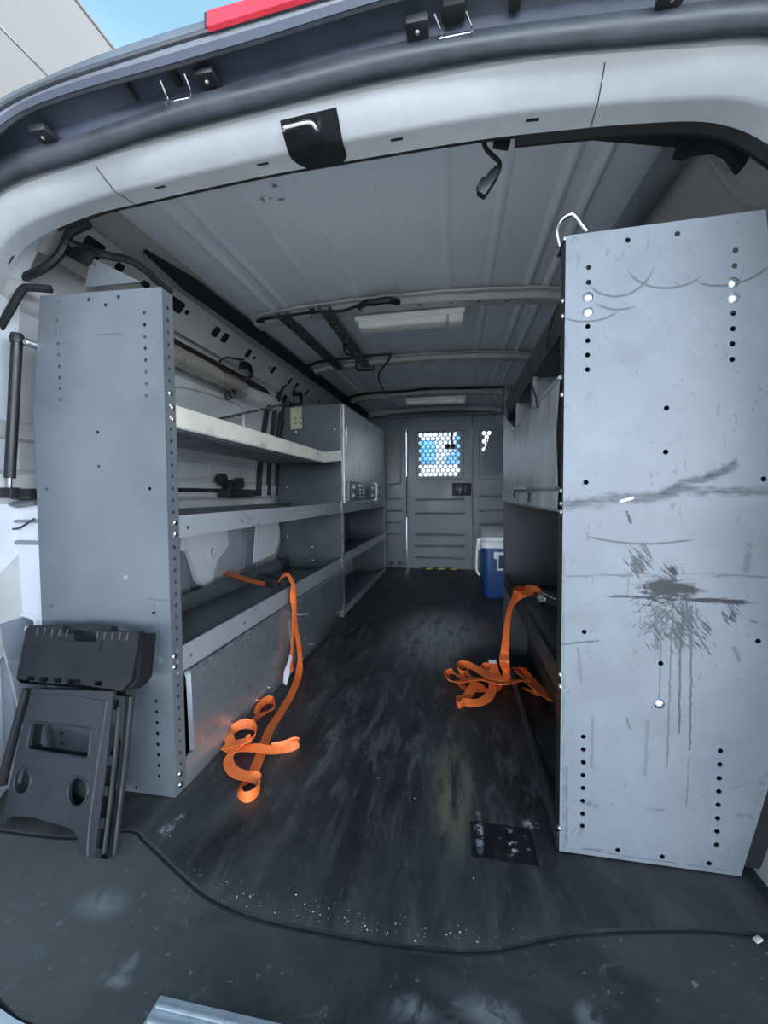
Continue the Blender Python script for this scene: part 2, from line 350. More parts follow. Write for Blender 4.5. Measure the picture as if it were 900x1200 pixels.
def floor_mat():
    t = NT('worn_black_rubber_mat'); t.pos(); x, y, z = t.xyz
    a = t.noise(3.2, 7, .68, (1.6, .55, 1), .6); b = t.noise(16, 6, .72, (1.5, .35, 1), .5); c = t.noise(55, 4, .7, (1.6, .5, 1))
    col = t.mix(t.ramp(a, .34, .68), (.020, .0185, .0195, 1), (.066, .061, .062, 1))
    near = t.ramp(y, .70, 1.05, .25, 1)
    col = t.mix(t.ma('MULTIPLY', t.ma('MULTIPLY', t.ramp(b, .46, .70), .7), near), col, (.17, .163, .157, 1))
    col = t.mix(t.ma('MULTIPLY', t.ramp(c, .58, .78), .35), col, (.20, .19, .18, 1))
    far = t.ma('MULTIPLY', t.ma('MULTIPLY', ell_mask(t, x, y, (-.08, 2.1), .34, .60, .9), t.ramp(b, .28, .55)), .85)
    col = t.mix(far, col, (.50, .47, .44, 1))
    st = t.ma('MULTIPLY', t.ma('MULTIPLY', ell_mask(t, x, y, (-.01, .98), .07, .26, .8), t.ramp(b, .34, .55)), .8)
    col = t.mix(st, col, (.20, .17, .12, 1))
    # dark patch beside the right shelf
    nd = t.ma('MULTIPLY', t.ma('SUBTRACT', t.noise(7, 4), .5), .25)
    dark_patch = ell_mask(t, t.ma('ADD', x, nd), t.ma('ADD', y, nd), (.20, 1.62), .26, .42, .35)
    col = t.mix(t.ma('MULTIPLY', dark_patch, .85), col, (.010, .010, .011, 1))
    # oily rectangle by the right panel
    q = [at(p, r, z=0) for p, r in ((548, 968), (640, 1025))]
    m = t.ma('MULTIPLY', t.ma('MULTIPLY', t.ma('GREATER_THAN', x, q[0].x+.005), t.ma('LESS_THAN', x, .155)), t.ma('MULTIPLY', t.ma('GREATER_THAN', y, .795), t.ma('LESS_THAN', y, .885)))
    col = t.mix(t.ma('MULTIPLY', m, t.ramp(t.noise(30, 4, .7, (1.5, .5, 1)), .30, .5, .35, .95)), col, (.007, .007, .010, 1))
    pl = at(622, 970, z=0); pc = t.noise(70, 3, .6)
    wt = mx(t, t.ma('MULTIPLY', ell_mask(t, x, y, (pl.x, pl.y), .022, .018, .8), t.ramp(pc, .42, .55)),
            t.ma('MULTIPLY', ell_mask(t, x, y, (.045, .86), .012, .07, .8), t.ramp(pc, .46, .62)),
            t.ma('MULTIPLY', ell_mask(t, x, y, (.115, .84), .04, .05, .8), t.ramp(pc, .58, .66)))
    for px_, py_, r in ((195, 975, .03), (210, 962, .02)):
        q1 = at(px_, py_, z=0); wt = mx(t, wt, t.ma('MULTIPLY', ell_mask(t, x, y, (q1.x, q1.y), r*.7, r, .9), t.ramp(pc, .45, .6, 0, .7)))
    col = t.mix(t.ma('MULTIPLY', wt, .8), col, (.55, .57, .62, 1))
    t.set(col, t.ramp(b, .35, .7, .42, .68), 0, .45); t.bump(t.noise(40, 4, .7, (1.5, .5, 1)), .25, .003)
    return t.m
M['mat'] = floor_mat()
def rear_floor():
    t = NT('dusty_rear_floor'); t.pos(); x, y, z = t.xyz
    a = t.noise(4.5, 6, .65, None, .8); b = t.noise(13, 5, .7, None, 1.2); c = t.noise(60, 3, .6)
    col = t.mix(t.ramp(a, .32, .66), (.020, .021, .0215, 1), (.058, .059, .060, 1))
    left = t.ramp(x, -.75, -.15, 1, 0)
    col = t.mix(t.ma('MULTIPLY', left, .55), col, (.18, .178, .172, 1))
    col = t.mix(t.ma('MULTIPLY', t.ramp(b, .57, .70), .6), col, (.16, .16, .16, 1))
    col = t.mix(t.ma('MULTIPLY', t.ramp(c, .66, .72), .4), col, (.4, .4, .38, 1))
    sm_ = []
    for px_, py_, rx, ry in ((135, 1150, .03, .012), (150, 1130, .014, .02), (100, 1127, .008, .005), (70, 1083, .006, .005), (120, 1060, .05, .03), (575, 1190, .05, .022), (690, 1195, .02, .02), (480, 1185, .04, .02)):
        q1 = at(px_, py_, z=0); sm_.append(t.ma('MULTIPLY', ell_mask(t, x, y, (q1.x, q1.y), rx*1.3, ry*1.3, .95), t.ramp(b, .36, .56)))
    col = t.mix(t.ma('MULTIPLY', mx(t, *sm_), .75), col, (.26, .265, .27, 1))
    t.set(col, .6, 0, .4); t.bump(c, .15, .002); return t.m
M['rear'] = rear_floor()
# ---------------------------------------------------------------- world & sun
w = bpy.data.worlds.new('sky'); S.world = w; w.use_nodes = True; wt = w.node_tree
bg = wt.nodes['Background']; tc = wt.nodes.new('ShaderNodeTexCoord'); sp = wt.nodes.new('ShaderNodeSeparateXYZ')
def wramp(els):
    r = wt.nodes.new('ShaderNodeValToRGB'); wt.links.new(sp.outputs[2], r.inputs[0]); e_ = r.color_ramp.elements
    e_[0].position, e_[0].color = els[0][0], (*els[0][1], 1); e_[1].position, e_[1].color = els[-1][0], (*els[-1][1], 1)
    for p_, c_ in els[1:-1]: e_.new(p_).color = (*c_, 1)
    return r.outputs[0]
wt.links.new(tc.outputs['Generated'], sp.inputs[0])
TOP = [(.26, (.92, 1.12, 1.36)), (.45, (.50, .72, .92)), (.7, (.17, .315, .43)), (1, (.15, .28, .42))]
back = wramp([(0, (5.9, 6.6, 7.5)), (.10, (5.4, 6.1, 7.0)), (.16, (2.6, 3.0, 3.5))]+TOP)  # bright low band behind the van, added to light the deep interior
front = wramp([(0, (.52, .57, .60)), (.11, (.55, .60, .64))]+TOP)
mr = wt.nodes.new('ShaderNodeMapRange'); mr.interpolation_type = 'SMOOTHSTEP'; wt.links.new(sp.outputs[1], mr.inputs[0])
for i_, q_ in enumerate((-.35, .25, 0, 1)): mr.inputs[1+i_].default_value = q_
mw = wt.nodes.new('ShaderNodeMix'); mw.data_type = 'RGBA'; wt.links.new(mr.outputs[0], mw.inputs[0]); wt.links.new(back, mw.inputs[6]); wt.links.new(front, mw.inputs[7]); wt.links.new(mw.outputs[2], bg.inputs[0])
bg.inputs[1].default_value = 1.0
sd = bpy.data.lights.new('sun', 'SUN'); sd.energy = 3.5; sd.angle = math.radians(3); sd.color = (1, .95, .88)
so = bpy.data.objects.new('sun', sd); COL.objects.link(so)
so.rotation_euler = V((-.62, -.30, -.72)).to_track_quat('-Z', 'Y').to_euler()
S.view_settings.view_transform = 'Standard'; S.view_settings.look = 'None'; S.view_settings.gamma = 1; S.view_settings.use_curve_mapping = False
S.view_settings.exposure = 1.15
S.cycles.use_denoising = True
S.cycles.max_bounces = 14; S.cycles.diffuse_bounces = 10; S.cycles.glossy_bounces = 6
# ================================================================ SETTING
XC = -.225
# --- pavement, ground outside
MB().box(-30, 30, -30, 40, -.75, -.66).build('ground', 'asphalt', kind='structure')
# --- floor sheet: rear strip lower, rubber mat on top with a wavy rear edge
fb = MB().box(-1.10, .66, .50, 5.3, -.03, -.004)
fo = [(-1.02, .50), (-1.02, .47), (-.66, .455), (-.60, .438), (-.40, .42), (0, .41), (.55, .41), (.62, .50), (.62, .95), (-1.02, .95)]
fb.plate(fo, [], .026, XY(-.011))
fb.build('floor', 'rear', kind='structure')
edge = [at(a, b, z=.006) for a, b in ((150, 972), (170, 985), (205, 1018), (240, 1048), (290, 1072), (350, 1087), (450, 1106), (520, 1114), (560, 1115), (600, 1110), (640, 1101), (690, 1093), (750, 1090), (830, 1090), (900, 1096))]
ed = catmull([V((-.985, .69, 0)), V((-.80, .70, 0))]+edge+[V((.53, .742, 0))], 5)
top = []
mb = MB()
rings = []
for p in ed:
    dn = V((0, -1, 0))
    pr_ = [(.0, .0005), (.012, .0028), (.026, .0046), (.042, .0056), (.06, .006), (.09, .0062), (.12, .006)]
    rings.append([V((p.x, p.y+o, z)) for o, z in pr_]+[V((p.x, 3.94, .006))])
# subdivide far length so the mat has enough faces
R2 = []
for r in rings:
    a, b = r[-2], r[-1]; R2.append(r[:-1]+[a.lerp(b, k/24) for k in range(1, 25)])
mb.loft(R2)
mat_o = mb.build('cargo_mat', 'mat', label='worn black rubber floor mat running up the aisle to the bulkhead', cat='floor mat')
groove = []
for a_ in range(13):
    th = PI*a_/12; groove.append([V((p.x, p.y-.001+.004*math.cos(th), .0014+.0012*math.sin(th))) for p in ed])
MB().loft(groove).build('edge_groove', 'foam', mat_o)  # thin black strip added for the dark groove along the mat edge
random.seed(3)
mb = MB()
for i in range(170):
    t_ = random.random()
    if i < 135:
        p = edge[min(len(edge)-2, int(abs(random.gauss(5.6, 1.9))) % (len(edge)-1))].lerp(edge[random.randrange(3, 9)], random.random()*.3)+V((random.gauss(0, .03), abs(random.gauss(0, .018))+.012, 0))
        zz = .0064
    else:
        p = V((random.uniform(-.6, .15), random.uniform(.65, 1.4), 0)); zz = .0075
    s_ = random.choice((.0003, .0004, .0005, .0006, .0011)); 
    if p.y < .72: zz = .0064
    bmesh.ops.create_icosphere(mb.bm, subdivisions=1, radius=s_, matrix=Matrix.Translation((p.x, p.y, zz)) @ Matrix.Diagonal((1.5, 1, .7, 1)))
g = mb.build('grit', 'crumb', kind='stuff'); g['label'] = 'pale grit scattered along the wavy front edge of the floor mat'; g['category'] = 'grit'
p = at(888, 1105, z=0)
q = MB().box(-.007, .007, -.004, .004, 0, .004, .0015, Matrix.Translation((p.x, p.y, .004)) @ Matrix.Rotation(.5, 4, 'Z'))
q.build('paper_scrap', 'crumb', label='pale scrap of debris on the bare floor at the right edge', cat='scrap')
# --- aluminium threshold plate
mb = MB().box(-.42, .45, .40, .492, -.003, .004, .001)
for k in range(5): mb.box(-.415, .445, .408+k*.017, .414+k*.017, .004, .0075, .001)
mb.build('step_plate', 'sill', label='ribbed bright aluminium step plate on the rear edge of the floor', cat='step plate')
# --- white rear sill with rounded nose (bumper ledge)
mb = MB().box(-1.08, .66, .22, .47, -.25, -.032, .02)
mb.build('trim_sill', 'white', kind='structure')
mb = MB().loft([[V((x, y, z)) for x, y, z in r] for r in (
    ((-1.04, .46, -.03), (-.70, .458, -.03), (-.60, .44, -.03), (-.40, .418, -.03)), ((-1.04, .455, .004), (-.70, .452, .004), (-.60, .434, .004), (-.40, .412, .004)),
    ((-1.04, .40, .008), (-.70, .40, .008), (-.60, .39, .008), (-.40, .38, .004)), ((-1.04, .30, -.02), (-.70, .30, -.02), (-.60, .30, -.02), (-.40, .30, -.03)))])
mb.build('trim_sill_corner', 'white', kind='structure')
# --- rear opening: header arch, seal, jamb, gutter, roof
B_ = [(-1.095, 0), (-1.095, .5), (-1.09, .9), (-1.075, 1.08), (-1.048, 1.19), (-.97, 1.289), (-.81, 1.335), (-.64, 1.35), (-.40, 1.364), (-.22, 1.368), (.02, 1.37), (.177, 1.364), (.309, 1.355), (.42, 1.338), (.5, 1.292), (.57, 1.21), (.615, 1.08), (.632, .9), (.635, .5), (.635, 0)]
D_ = [(-1.03, 0), (-1.03, .5), (-1.02, .9), (-.995, 1.1), (-.95, 1.24), (-.885, 1.31), (-.671, 1.345), (-.512, 1.357), (-.303, 1.371), (-.119, 1.379), (.083, 1.380), (.218, 1.370), (.32, 1.357), (.429, 1.34), (.50, 1.30), (.54, 1.22), (.575, 1.1), (.60, .9), (.605, .5), (.605, 0)]
E_ = [(-1.02, 0), (-1.02, .5), (-1.01, .9), (-.985, 1.12), (-.935, 1.27), (-.852, 1.345), (-.645, 1.366), (-.45, 1.392), (-.300, 1.400), (-.115, 1.410), (.03, 1.406), (.139, 1.398), (.28, 1.386), (.412, 1.372), (.48, 1.335), (.535, 1.24), (.57, 1.1), (.595, .9), (.60, .5), (.60, 0)]
G_ = [(-.99, 0), (-.99, .5), (-.98, .9), (-.955, 1.13), (-.90, 1.28), (-.80, 1.350), (-.690, 1.386), (-.434, 1.404), (-.294, 1.413), (-.106, 1.428), (.03, 1.430), (.139, 1.425), (.28, 1.412), (.41, 1.39), (.48, 1.35), (.535, 1.25), (.57, 1.1), (.595, .9), (.60, .5), (.60, 0)]
K_ = [(-1.0, 0), (-1.0, .5), (-.99, .9), (-.965, 1.15), (-.91, 1.31), (-.79, 1.389), (-.667, 1.417), (-.539, 1.435), (-.371, 1.447), (-.178, 1.452), (.03, 1.452), (.139, 1.447), (.28, 1.434), (.41, 1.41), (.485, 1.36), (.54, 1.26), (.575, 1.1), (.60, .9), (.605, .5), (.605, 0)]
def prof(L, y, dx=0, dz=0): return catmull([V((a+dx*(1 if a > XC else -1), y, b+(dz if b > .95 else 0))) for a, b in L], 6)
def mixp(A, Bq, t): return [(a[0]*(1-t)+b[0]*t, a[1]*(1-t)+b[1]*t) for a, b in zip(A, Bq)]
mb = MB().loft([prof(B_, .87, .01, .07), prof(B_, .81, .008, .05), prof(B_, .786, .006, .022), prof(B_, .790, .002, .006), prof(B_, .795, 0, .001), prof(B_, .799, 0, -.001), prof(mixp(B_, D_, .3), .768, 0, -.007), prof(mixp(B_, D_, .46), .751, 0, -.013), prof(mixp(B_, D_, .52), .745, 0, -.0145), prof(mixp(B_, D_, .58), .738, 0, -.0135), prof(mixp(B_, D_, .8), .715, 0, -.008), prof(D_, .695, 0, -.001), prof(D_, .688, 0, .004), prof(mixp(D_, E_, .5), .684, 0, .014)])
mb.build('trim_rear_header', 'white', kind='structure')
def arc_pt(L, y, f):
    q = prof(L, y); return q[int(f*(len(q)-1))]
def on_arc(L, y, x):
    q = prof(L, y); 
    for a, b in zip(q, q[1:]):
        if a.x <= x <= b.x and b.z > 1: return a.lerp(b, (x-a.x)/(b.x-a.x+1e-9))
    return min(q, key=lambda p: abs(p.x-x))
# the underside of the header as (share towards the seal, depth, drop)
HR = [(0, .799, -.001), (.3, .768, -.007), (.46, .751, -.013), (.52, .745, -.0145), (.58, .738, -.0135), (.8, .715, -.008), (1, .695, -.001)]
def head_pt(g, x, d=0):
    """point on the header underside, g = 0 at the inner edge and 1 at the seal, d below the paint"""
    for (f0, y0, z0), (f1, y1, z1) in zip(HR, HR[1:]):
        if f0 <= g <= f1+1e-6:
            k = (g-f0)/(f1-f0); y = y0+(y1-y0)*k
            c = on_arc(mixp(B_, D_, g), y, x); return V((c.x, y, c.z+z0+(z1-z0)*k-d))
def head_hit(px_, py_):
    best = None
    for i in range(101):
        g = i/100; y = head_pt(g, -.2).y; x = at(px_, py_, y=y).x; c = head_pt(g, x); e_ = abs(at(px_, py_, y=y).z-c.z)
        if best is None or e_ < best[0]: best = (e_, g, x)
    return best[1], best[2]
# punched slots and seam lines on the header
mb = MB()
for px_, py_ in ((13, 304), (188, 219), (308, 192), (465, 163), (624, 140)):
    g, x = head_hit(px_, py_); c = head_pt(g, x, .0008)
    ax = (head_pt(g, x+.01)-head_pt(g, x-.01)).normalized(); ay = (head_pt(max(0, g-.05), x)-head_pt(min(1, g+.05), x)).normalized(); az = ax.cross(ay)
    mb.box(-.011, .011, -.0035, .0035, -.0006, .0012, .0005, Matrix(((ax.x, ay.x, az.x, c.x), (ax.y, ay.y, az.y, c.y), (ax.z, ay.z, az.z, c.z), (0, 0, 0, 1))))
mb.build('trim_header_slot', 'black', kind='structure')
mb = MB()
for (ua, ub), (va, vb) in (((113, 192), (158, 244)), ((709, 73), (692, 152))):
    (g0, x0), (g1, x1) = head_hit(ua, ub), head_hit(va, vb)
    mb.tube([head_pt(g0+(g1-g0)*k/10, x0+(x1-x0)*k/10, .0004) for k in range(11)], .0009, 6)
mb.build('trim_header_seam', 'jamb', kind='structure')
# rubber seal: fat bulb
mb = MB(); A = prof(mixp(D_, E_, .05), .686, 0, .012); Bt = prof(E_, .650)
rings = []
for i in range(len(A)):
    a, b = A[i], Bt[i]; c = (a+b)/2; u = (a-b); L = u.length/2; u = u.normalized()
    t = (A[min(i+1, len(A)-1)]-A[max(i-1, 0)]).normalized(); n = u.cross(t).normalized()
    if n.z > 0 and a.z > 1.2: n = -n
    if a.z <= 1.2 and n.y > 0: n = -n
    rings.append([c+u*L*math.cos(th)+n*.022*math.sin(th) for th in [PI*k/10 for k in range(11)]])
mb.loft(rings); mb.build('trim_door_seal', 'seal', kind='structure')
# jamb channel with ridge
mb = MB().loft([prof(E_, .656, 0, .004), prof(E_, .652, 0, .022), prof(mixp(E_, G_, .5), .634, 0, .020), prof(G_, .618, 0, .012), prof(G_, .612, 0, -.001), prof(G_, .606, 0, -.002), prof(mixp(G_, K_, .15), .603, 0, .004)])
mb.build('trim_roof_gutter', 'jamb', kind='structure')
mb = MB().loft([prof(mixp(G_, K_, .12), .604, 0, .003), prof(mixp(G_, K_, .6), .598), prof(K_, .60), prof(K_, .63, 0, .03), prof(K_, .70, .12, .07), prof(K_, 1.0, .17, .12), prof(K_, 4.2, .17, .13), prof(K_, 5.4, .17, .10)])
mb.build('trim_roof_edge', 'roofedge', kind='structure')
# pressed ridges of the gutter and dark pockets behind the clips
mb = MB().tube(prof(G_, .612, 0, .002), .0055, 8).tube(prof(mixp(G_, K_, .5), .600, 0, .001), .0045, 8)
mb.build('trim_gutter_ridge', 'seal', kind='structure')
mb = MB().tube([p + V((0, .0, .0)) for p in prof(B_, .812, .0, .014) if p.z > 1.33 and p.x < .12], .008, 8)
mb.tube([p for p in prof(B_, .815, .0, .012) if p.z > 1.20 and p.x > .10], .018, 8)
mb.build('trim_header_gap_foam', 'foam', kind='structure')  # black foam line, put in as the dark gap behind the header
for pa, pb in (((196, 92), (214, 112)), ((518, 16), (545, 46)), ((150, 108), (160, 128)), ((598, 0), (610, 30))):
    a = at(pa[0], pa[1], y=.625); b = at(pb[0], pb[1], y=.645)
    MB().box(min(a.x, b.x), max(a.x, b.x), .622, .648, a.z+.006, a.z+.02, .003).build('trim_gutter_pocket', 'foam', kind='structure')
# high brake light
mb = MB()
xs = [-.372+k*.02 for k in range(30)]
ra, rb, rc, rd = [], [], [], []
for x in xs:
    a = on_arc(mixp(G_, K_, .38), .596, x); b = on_arc(K_, .598, x)
    ra.append(V((x, .596, a.z))); rb.append(V((x, .590, a.z+.002))); rc.append(V((x, .592, b.z+.003))); rd.append(V((x, .605, b.z+.006)))
mb.loft([ra, rb, rc, rd]); 
lt = thing('brake_light', 'red high-mounted brake light strip on the outer roof edge', 'brake light', (-.1, .59, 1.43))
mb.build('lens', 'red', lt)
mb = MB().box(-.378, -.372, .592, .606, 1.428, 1.450, .002); mb.build('end_cap', 'jamb', lt)
# wire clips and fixing studs in the gutter
def gclip(pxa, pxb, y0, lab):
    t = thing('trim_clip', lab, 'clip', at(*pxa, y=.64))
    for p in (pxa, pxb):
        mb = MB()
        a = at(p[0]-3, p[1]-14, y=.622); b = at(p[0]+1, p[1]-4, y=.630); c = at(p[0]+5, p[1]+8, y=.641); d = at(p[0]+4, p[1]+16, y=.650)
        mb.tube([a, b, c, d], .0016, 8, 4)
        mb.build('wire', 'chrome', t)
    a = at(pxa[0]+2, pxa[1]+16, y=.650); b = at(pxb[0]+3, pxb[1]+14, y=.650)
    c = (a+b)/2; MB().box(-(b-a).length/2, (b-a).length/2, -.004, .004, -.002, .002, .001, Matrix.Translation(c)).build('foot', 'chrome', t)
gclip((191, 108), (219, 100), 0, 'pair of curved wire trim clips in the gutter left of centre')
gclip((512, 30), (549, 27), 0, 'pair of upright wire trim clips in the gutter near the top centre')
for px_, py_, lab in ((51, 164, 'small stud at the left end of the roof gutter'), (243, 99, 'small stud beside the left wire clips'), (489, 41, 'small stud left of the top centre wire clips'), (788, 2, 'small stud at the top right of the roof gutter')):
    p = at(px_, py_, y=.637)
    t = thing('fixing_stud', lab, 'stud', p, 'studs in the roof gutter')
    MB().box(p.x-.017, p.x+.017, p.y-.014, p.y+.014, p.z+.004, p.z+.018, .004).build('pocket', 'black', t)
    MB().lathe(p+V((0, 0, .005)), (0, -.3, -1), [(.0034, 0), (.0034, .003), (.001, .0045)], 10).build('pin', 'chrome', t)
# striker pocket: black patch with a chrome loop
t = thing('door_striker', 'chrome door striker loop on a black pocket in the white header', 'striker', (-.27, .75, 1.37))
rings = []
cl = [head_hit(328, 140), head_hit(334, 165), head_hit(342, 186), head_hit(352, 194)]; crr = [head_hit(394, 121), head_hit(398, 145), head_hit(403, 170), head_hit(408, 187)]
for k in range(13):
    g = k/12; xl_ = -.346+.030*(1-g)**1.0*0; q = []
    def edge_x(L): 
        P_ = sorted(L)
        if g <= P_[0][0]: return P_[0][1]
        for (g0, x0), (g1, x1) in zip(P_, P_[1:]):
            if g0 <= g <= g1: return x0+(x1-x0)*(g-g0)/(g1-g0+1e-9)
        return P_[-1][1]
    x0, x1 = edge_x(cl), edge_x(crr); ins = .012 if k == 0 else (.004 if k == 1 else 0)
    rings.append([head_pt(g, x0+ins+(x1-x0-2*ins)*j/8, .0016) for j in range(9)])
MB().loft(rings).build('pocket', 'black', t)
pp = [at(331, 160, y=.70)]
lp = [(338, 150), (333, 140), (334, 132), (345, 128.5), (358, 128.5), (366, 134), (371, 142), (374, 150)]
LP = []
for i, (a, b) in enumerate(lp):
    g, x = head_hit(a, b); LP.append(head_pt(g, x, .004 if i in (0, 7) else .016))
MB().tube(LP, .0045, 10, 4).build('loop', 'chrome', t)
# --- ceiling skin with pressed ribs
def ceil_z(x, y):
    w = (x-XC)/.70
    z = 1.525-.035*w*w-.02*max(0, abs(w)-.8)*5*.5
    for c in (-.60, -.545, -.40, -.22, -.05, .10, .145):
        pass
    for c, s_ in ((-.78, .014), (-.72, .012), (-.56, .005), (-.40, .004), (-.22, .004), (-.03, .004), (.12, .005), (.27, .012), (.34, .014)):
        d = abs(x-c)/.016
        if d < 1: z -= s_*(1-d*d)
    return z
xs = []
x = -.90
while x < .46: xs.append(x); x += .004
ys = [.83+k*.21 for k in range(16)]
MB().loft([[V((XC+(x-XC)*(1-.03*(y-.83)), y, ceil_z(x, y))) for x in xs] for y in ys]).build('ceiling', 'ceil', kind='structure')
# roof bows
for i, (y, z0) in enumerate(((1.70, 0), (2.40, 0), (3.20, 0), (3.82, 0))):
    nx = 70; k = 1-.03*(y-.83)
    def row(dy, dz, hat=True):
        r = []
        for j in range(nx+1):
            x = -.885+1.32*j/nx; X = XC+(x-XC)*k
            w_ = (x-XC)/.70; zc = 1.525-.035*w_*w_-.05*max(0, abs(w_)-.8)
            ph = math.sin(j*.62)
            r.append(V((X, y+dy+(.004 if abs(dy) > .03 and ph > .3 else 0)*(1 if dy > 0 else -1), zc+dz)))
        return r
    MB().loft([row(-.062, -.012), row(-.058, -.019), row(-.036, -.020), row(-.030, -.040), row(.028, -.040), row(.034, -.020), row(.056, -.019), row(.060, -.012)]).build('trim_roof_bow', 'wall', kind='structure')
    # pressed holes in the bow
    mb = MB()
    for x in (-.62, -.40, -.15, -.02, .09, .20, .28):
        X = XC+(x-XC)*k; w_ = (x-XC)/.70; zc = 1.525-.035*w_*w_
        mb.lathe((X, y-.01, zc-.0395), (0, 0, -1), [(.007, 0), (.007, .0009), (0, .001)], 10)
    mb.build('trim_bow_hole', 'black', kind='structure')
# --- left wall: stamped inner body side
def wall_x(y): return -1.105+.02*max(0, y-.9)
def build_wall(side):
    mx_ = lambda x: x if side == 'left' else 2*XC-x
    mb = MB()
    # section curve, outboard x offset (positive = inboard) by z
    sec = [(0, .10), (.06, .085), (.30, .03), (.36, .012), (.44, .005), (.60, .0), (.70, .0), (.715, .018), (.775, .022), (.79, .002), (.86, .002), (.868, .012), (.905, .014), (.912, .004), (1.05, .004), (1.19, .012), (1.20, .03), (1.215, .045), (1.24, .05), (1.265, .045), (1.28, .03), (1.295, .034), (1.31, .045), (1.345, .065), (1.39, .095), (1.425, .125), (1.45, .165), (1.49, .20)]
    rings = []
    ys_ = [.80, .84, .9]+[1.0+k*.1 for k in range(31)]
    for y in ys_:
        r = []
        for z, o in sec:
            # pillars: the wall steps in at the posts
            pil = max(0, 1-abs(y-2.16)/.16)**.5*.035 if .36 < z < 1.30 else 0
            hi = 0
            r.append(V((mx_(wall_x(y)+o+pil), y, z)))
        rings.append(r)
    mb.loft(rings)
    mb.build('wall_'+side, 'wall', kind='structure')
build_wall('left'); build_wall('right')
# outer skin keeps the daylight out of the wall cavities
MB().box(-1.20, -1.17, .75, 4.6, -.5, .02).box(.72, .75, .75, 4.6, -.5, .02).box(-1.19, .74, .45, 5.2, -.5, -.035).build('trim_outer_skin', 'white', kind='structure')
# cant rail with punched windows (left)
P0 = V((-.955, 0, 1.425)); 
hl = []
for yc, w_, h_ in ((.97, .06, .05), (1.06, .03, .024), (1.16, .035, .02), (1.30, .075, .042), (1.36, .022, .018), (1.54, .04, .042), (1.605, .04, .042), (1.80, .035, .042), (1.86, .02, .02), (2.02, .018, .018), (2.06, .038, .042), (2.28, .03, .042), (2.38, .03, .042), (2.55, .03, .042), (2.8, .03, .04), (3.05, .03, .04)):
    hl.append(rrect(yc-w_/2, yc+w_/2, .078-h_/2, .078+h_/2, .008, 3))
MB().plate([(.86, 0), (3.92, 0), (3.92, .12), (.86, .12)], hl, .002, frame((-1.012, 0, 1.322), (0, 1, 0), (.095, 0, .115))).build('trim_cant_rail_left', 'wall', kind='structure')
MB().plate([(.87, .02), (3.9, .02), (3.9, .115), (.87, .115)], [], .001, frame((-1.020, 0, 1.329), (0, 1, 0), (.095, 0, .115))).build('trim_cant_rail_void', 'foam', kind='structure')  # black sheet added for the dark void behind the rail openings
# black foam strip along the roof edge, both sides
for nm, xa in (('left', -.905), ('right', .455)):
    mb = MB().loft([[V((xa+(.02 if xa < 0 else -.02)*(y-.9)*1.0+math.cos(a)*.032*min(1, .25+(y-1.1)*4 if nm == 'left' else 1), y+.0, 1.435+.012*(y-.9)+math.sin(a)*.026*min(1, .25+(y-1.1)*4 if nm == 'left' else 1))) for a in [2*PI*k/10 for k in range(10)]] for y in [(1.09 if nm == 'left' else .90)+.05*j for j in range(55)]], True, True)
    mb.build('trim_roof_edge_'+nm, 'foam' if nm == 'left' else 'trim', kind='structure')
# window seal and pillar seals on the left wall
def wx(y, z, d=.0): return V((wall_x(y)+d, y, z))
mb = MB().tube([wx(1.05, 1.30, .05), wx(1.45, 1.295, .05), wx(1.85, 1.292, .05), wx(2.08, 1.285, .055), wx(2.115, 1.25, .06), wx(2.10, 1.15, .055), wx(2.06, 1.0, .05), wx(2.03, .85, .05), wx(2.01, .72, .05)], .014, 8, 6)
mb.build('trim_window_seal', 'foam', kind='structure')
for ys_, yb, r in ((2.22, 2.14, .013), (2.30, 2.24, .012)):
    MB().tube([wx(ys_+.04, 1.31, .06), wx(ys_, 1.25, .055), wx(ys_-.03, 1.1, .05), wx(yb, .9, .05), wx(yb-.02, .72, .05)], r, 8, 6).build('trim_pillar_seal', 'foam', kind='structure')
# window panel emboss, belt moulding
mb = MB()
mb.tube([wx(1.36, .93, .008), wx(1.40, 1.1, .010), wx(1.50, 1.16, .014), wx(1.9, 1.17, .014), wx(1.95, 1.1, .010), wx(1.94, .95, .008)], .008, 8, 6)
mb.tube([wx(.95, .885, .012), wx(1.6, .885, .012), wx(1.95, .885, .012)], .008, 8, 4)
mb.tube([wx(1.1, .845, .004), wx(1.1, .80, .004), wx(1.6, .80, .004), wx(1.66, .82, .004), wx(1.66, .86, .004)], .006, 8, 4)
mb.build('trim_window_emboss', 'wall', kind='structure')
MB().box(-1.09, -1.062, .95, 2.5, .735, .752, .004).build('trim_belt_strip', 'foam', kind='structure')
t = thing('rolled_cover', 'rolled reflective cover strapped high on the left wall behind the top shelf', 'roll', (-1.045, 1.3, 1.2))
MB().tube([wx(1.02, 1.235, .075), wx(1.3, 1.235, .075), wx(1.62, 1.232, .075), wx(1.82, 1.23, .072)], .036, 18, 5).build('roll', 'bare', t)
MB().tube([wx(1.82, 1.23, .072), wx(1.84, 1.228, .07)], .032, 18).build('end', 'wall', t)
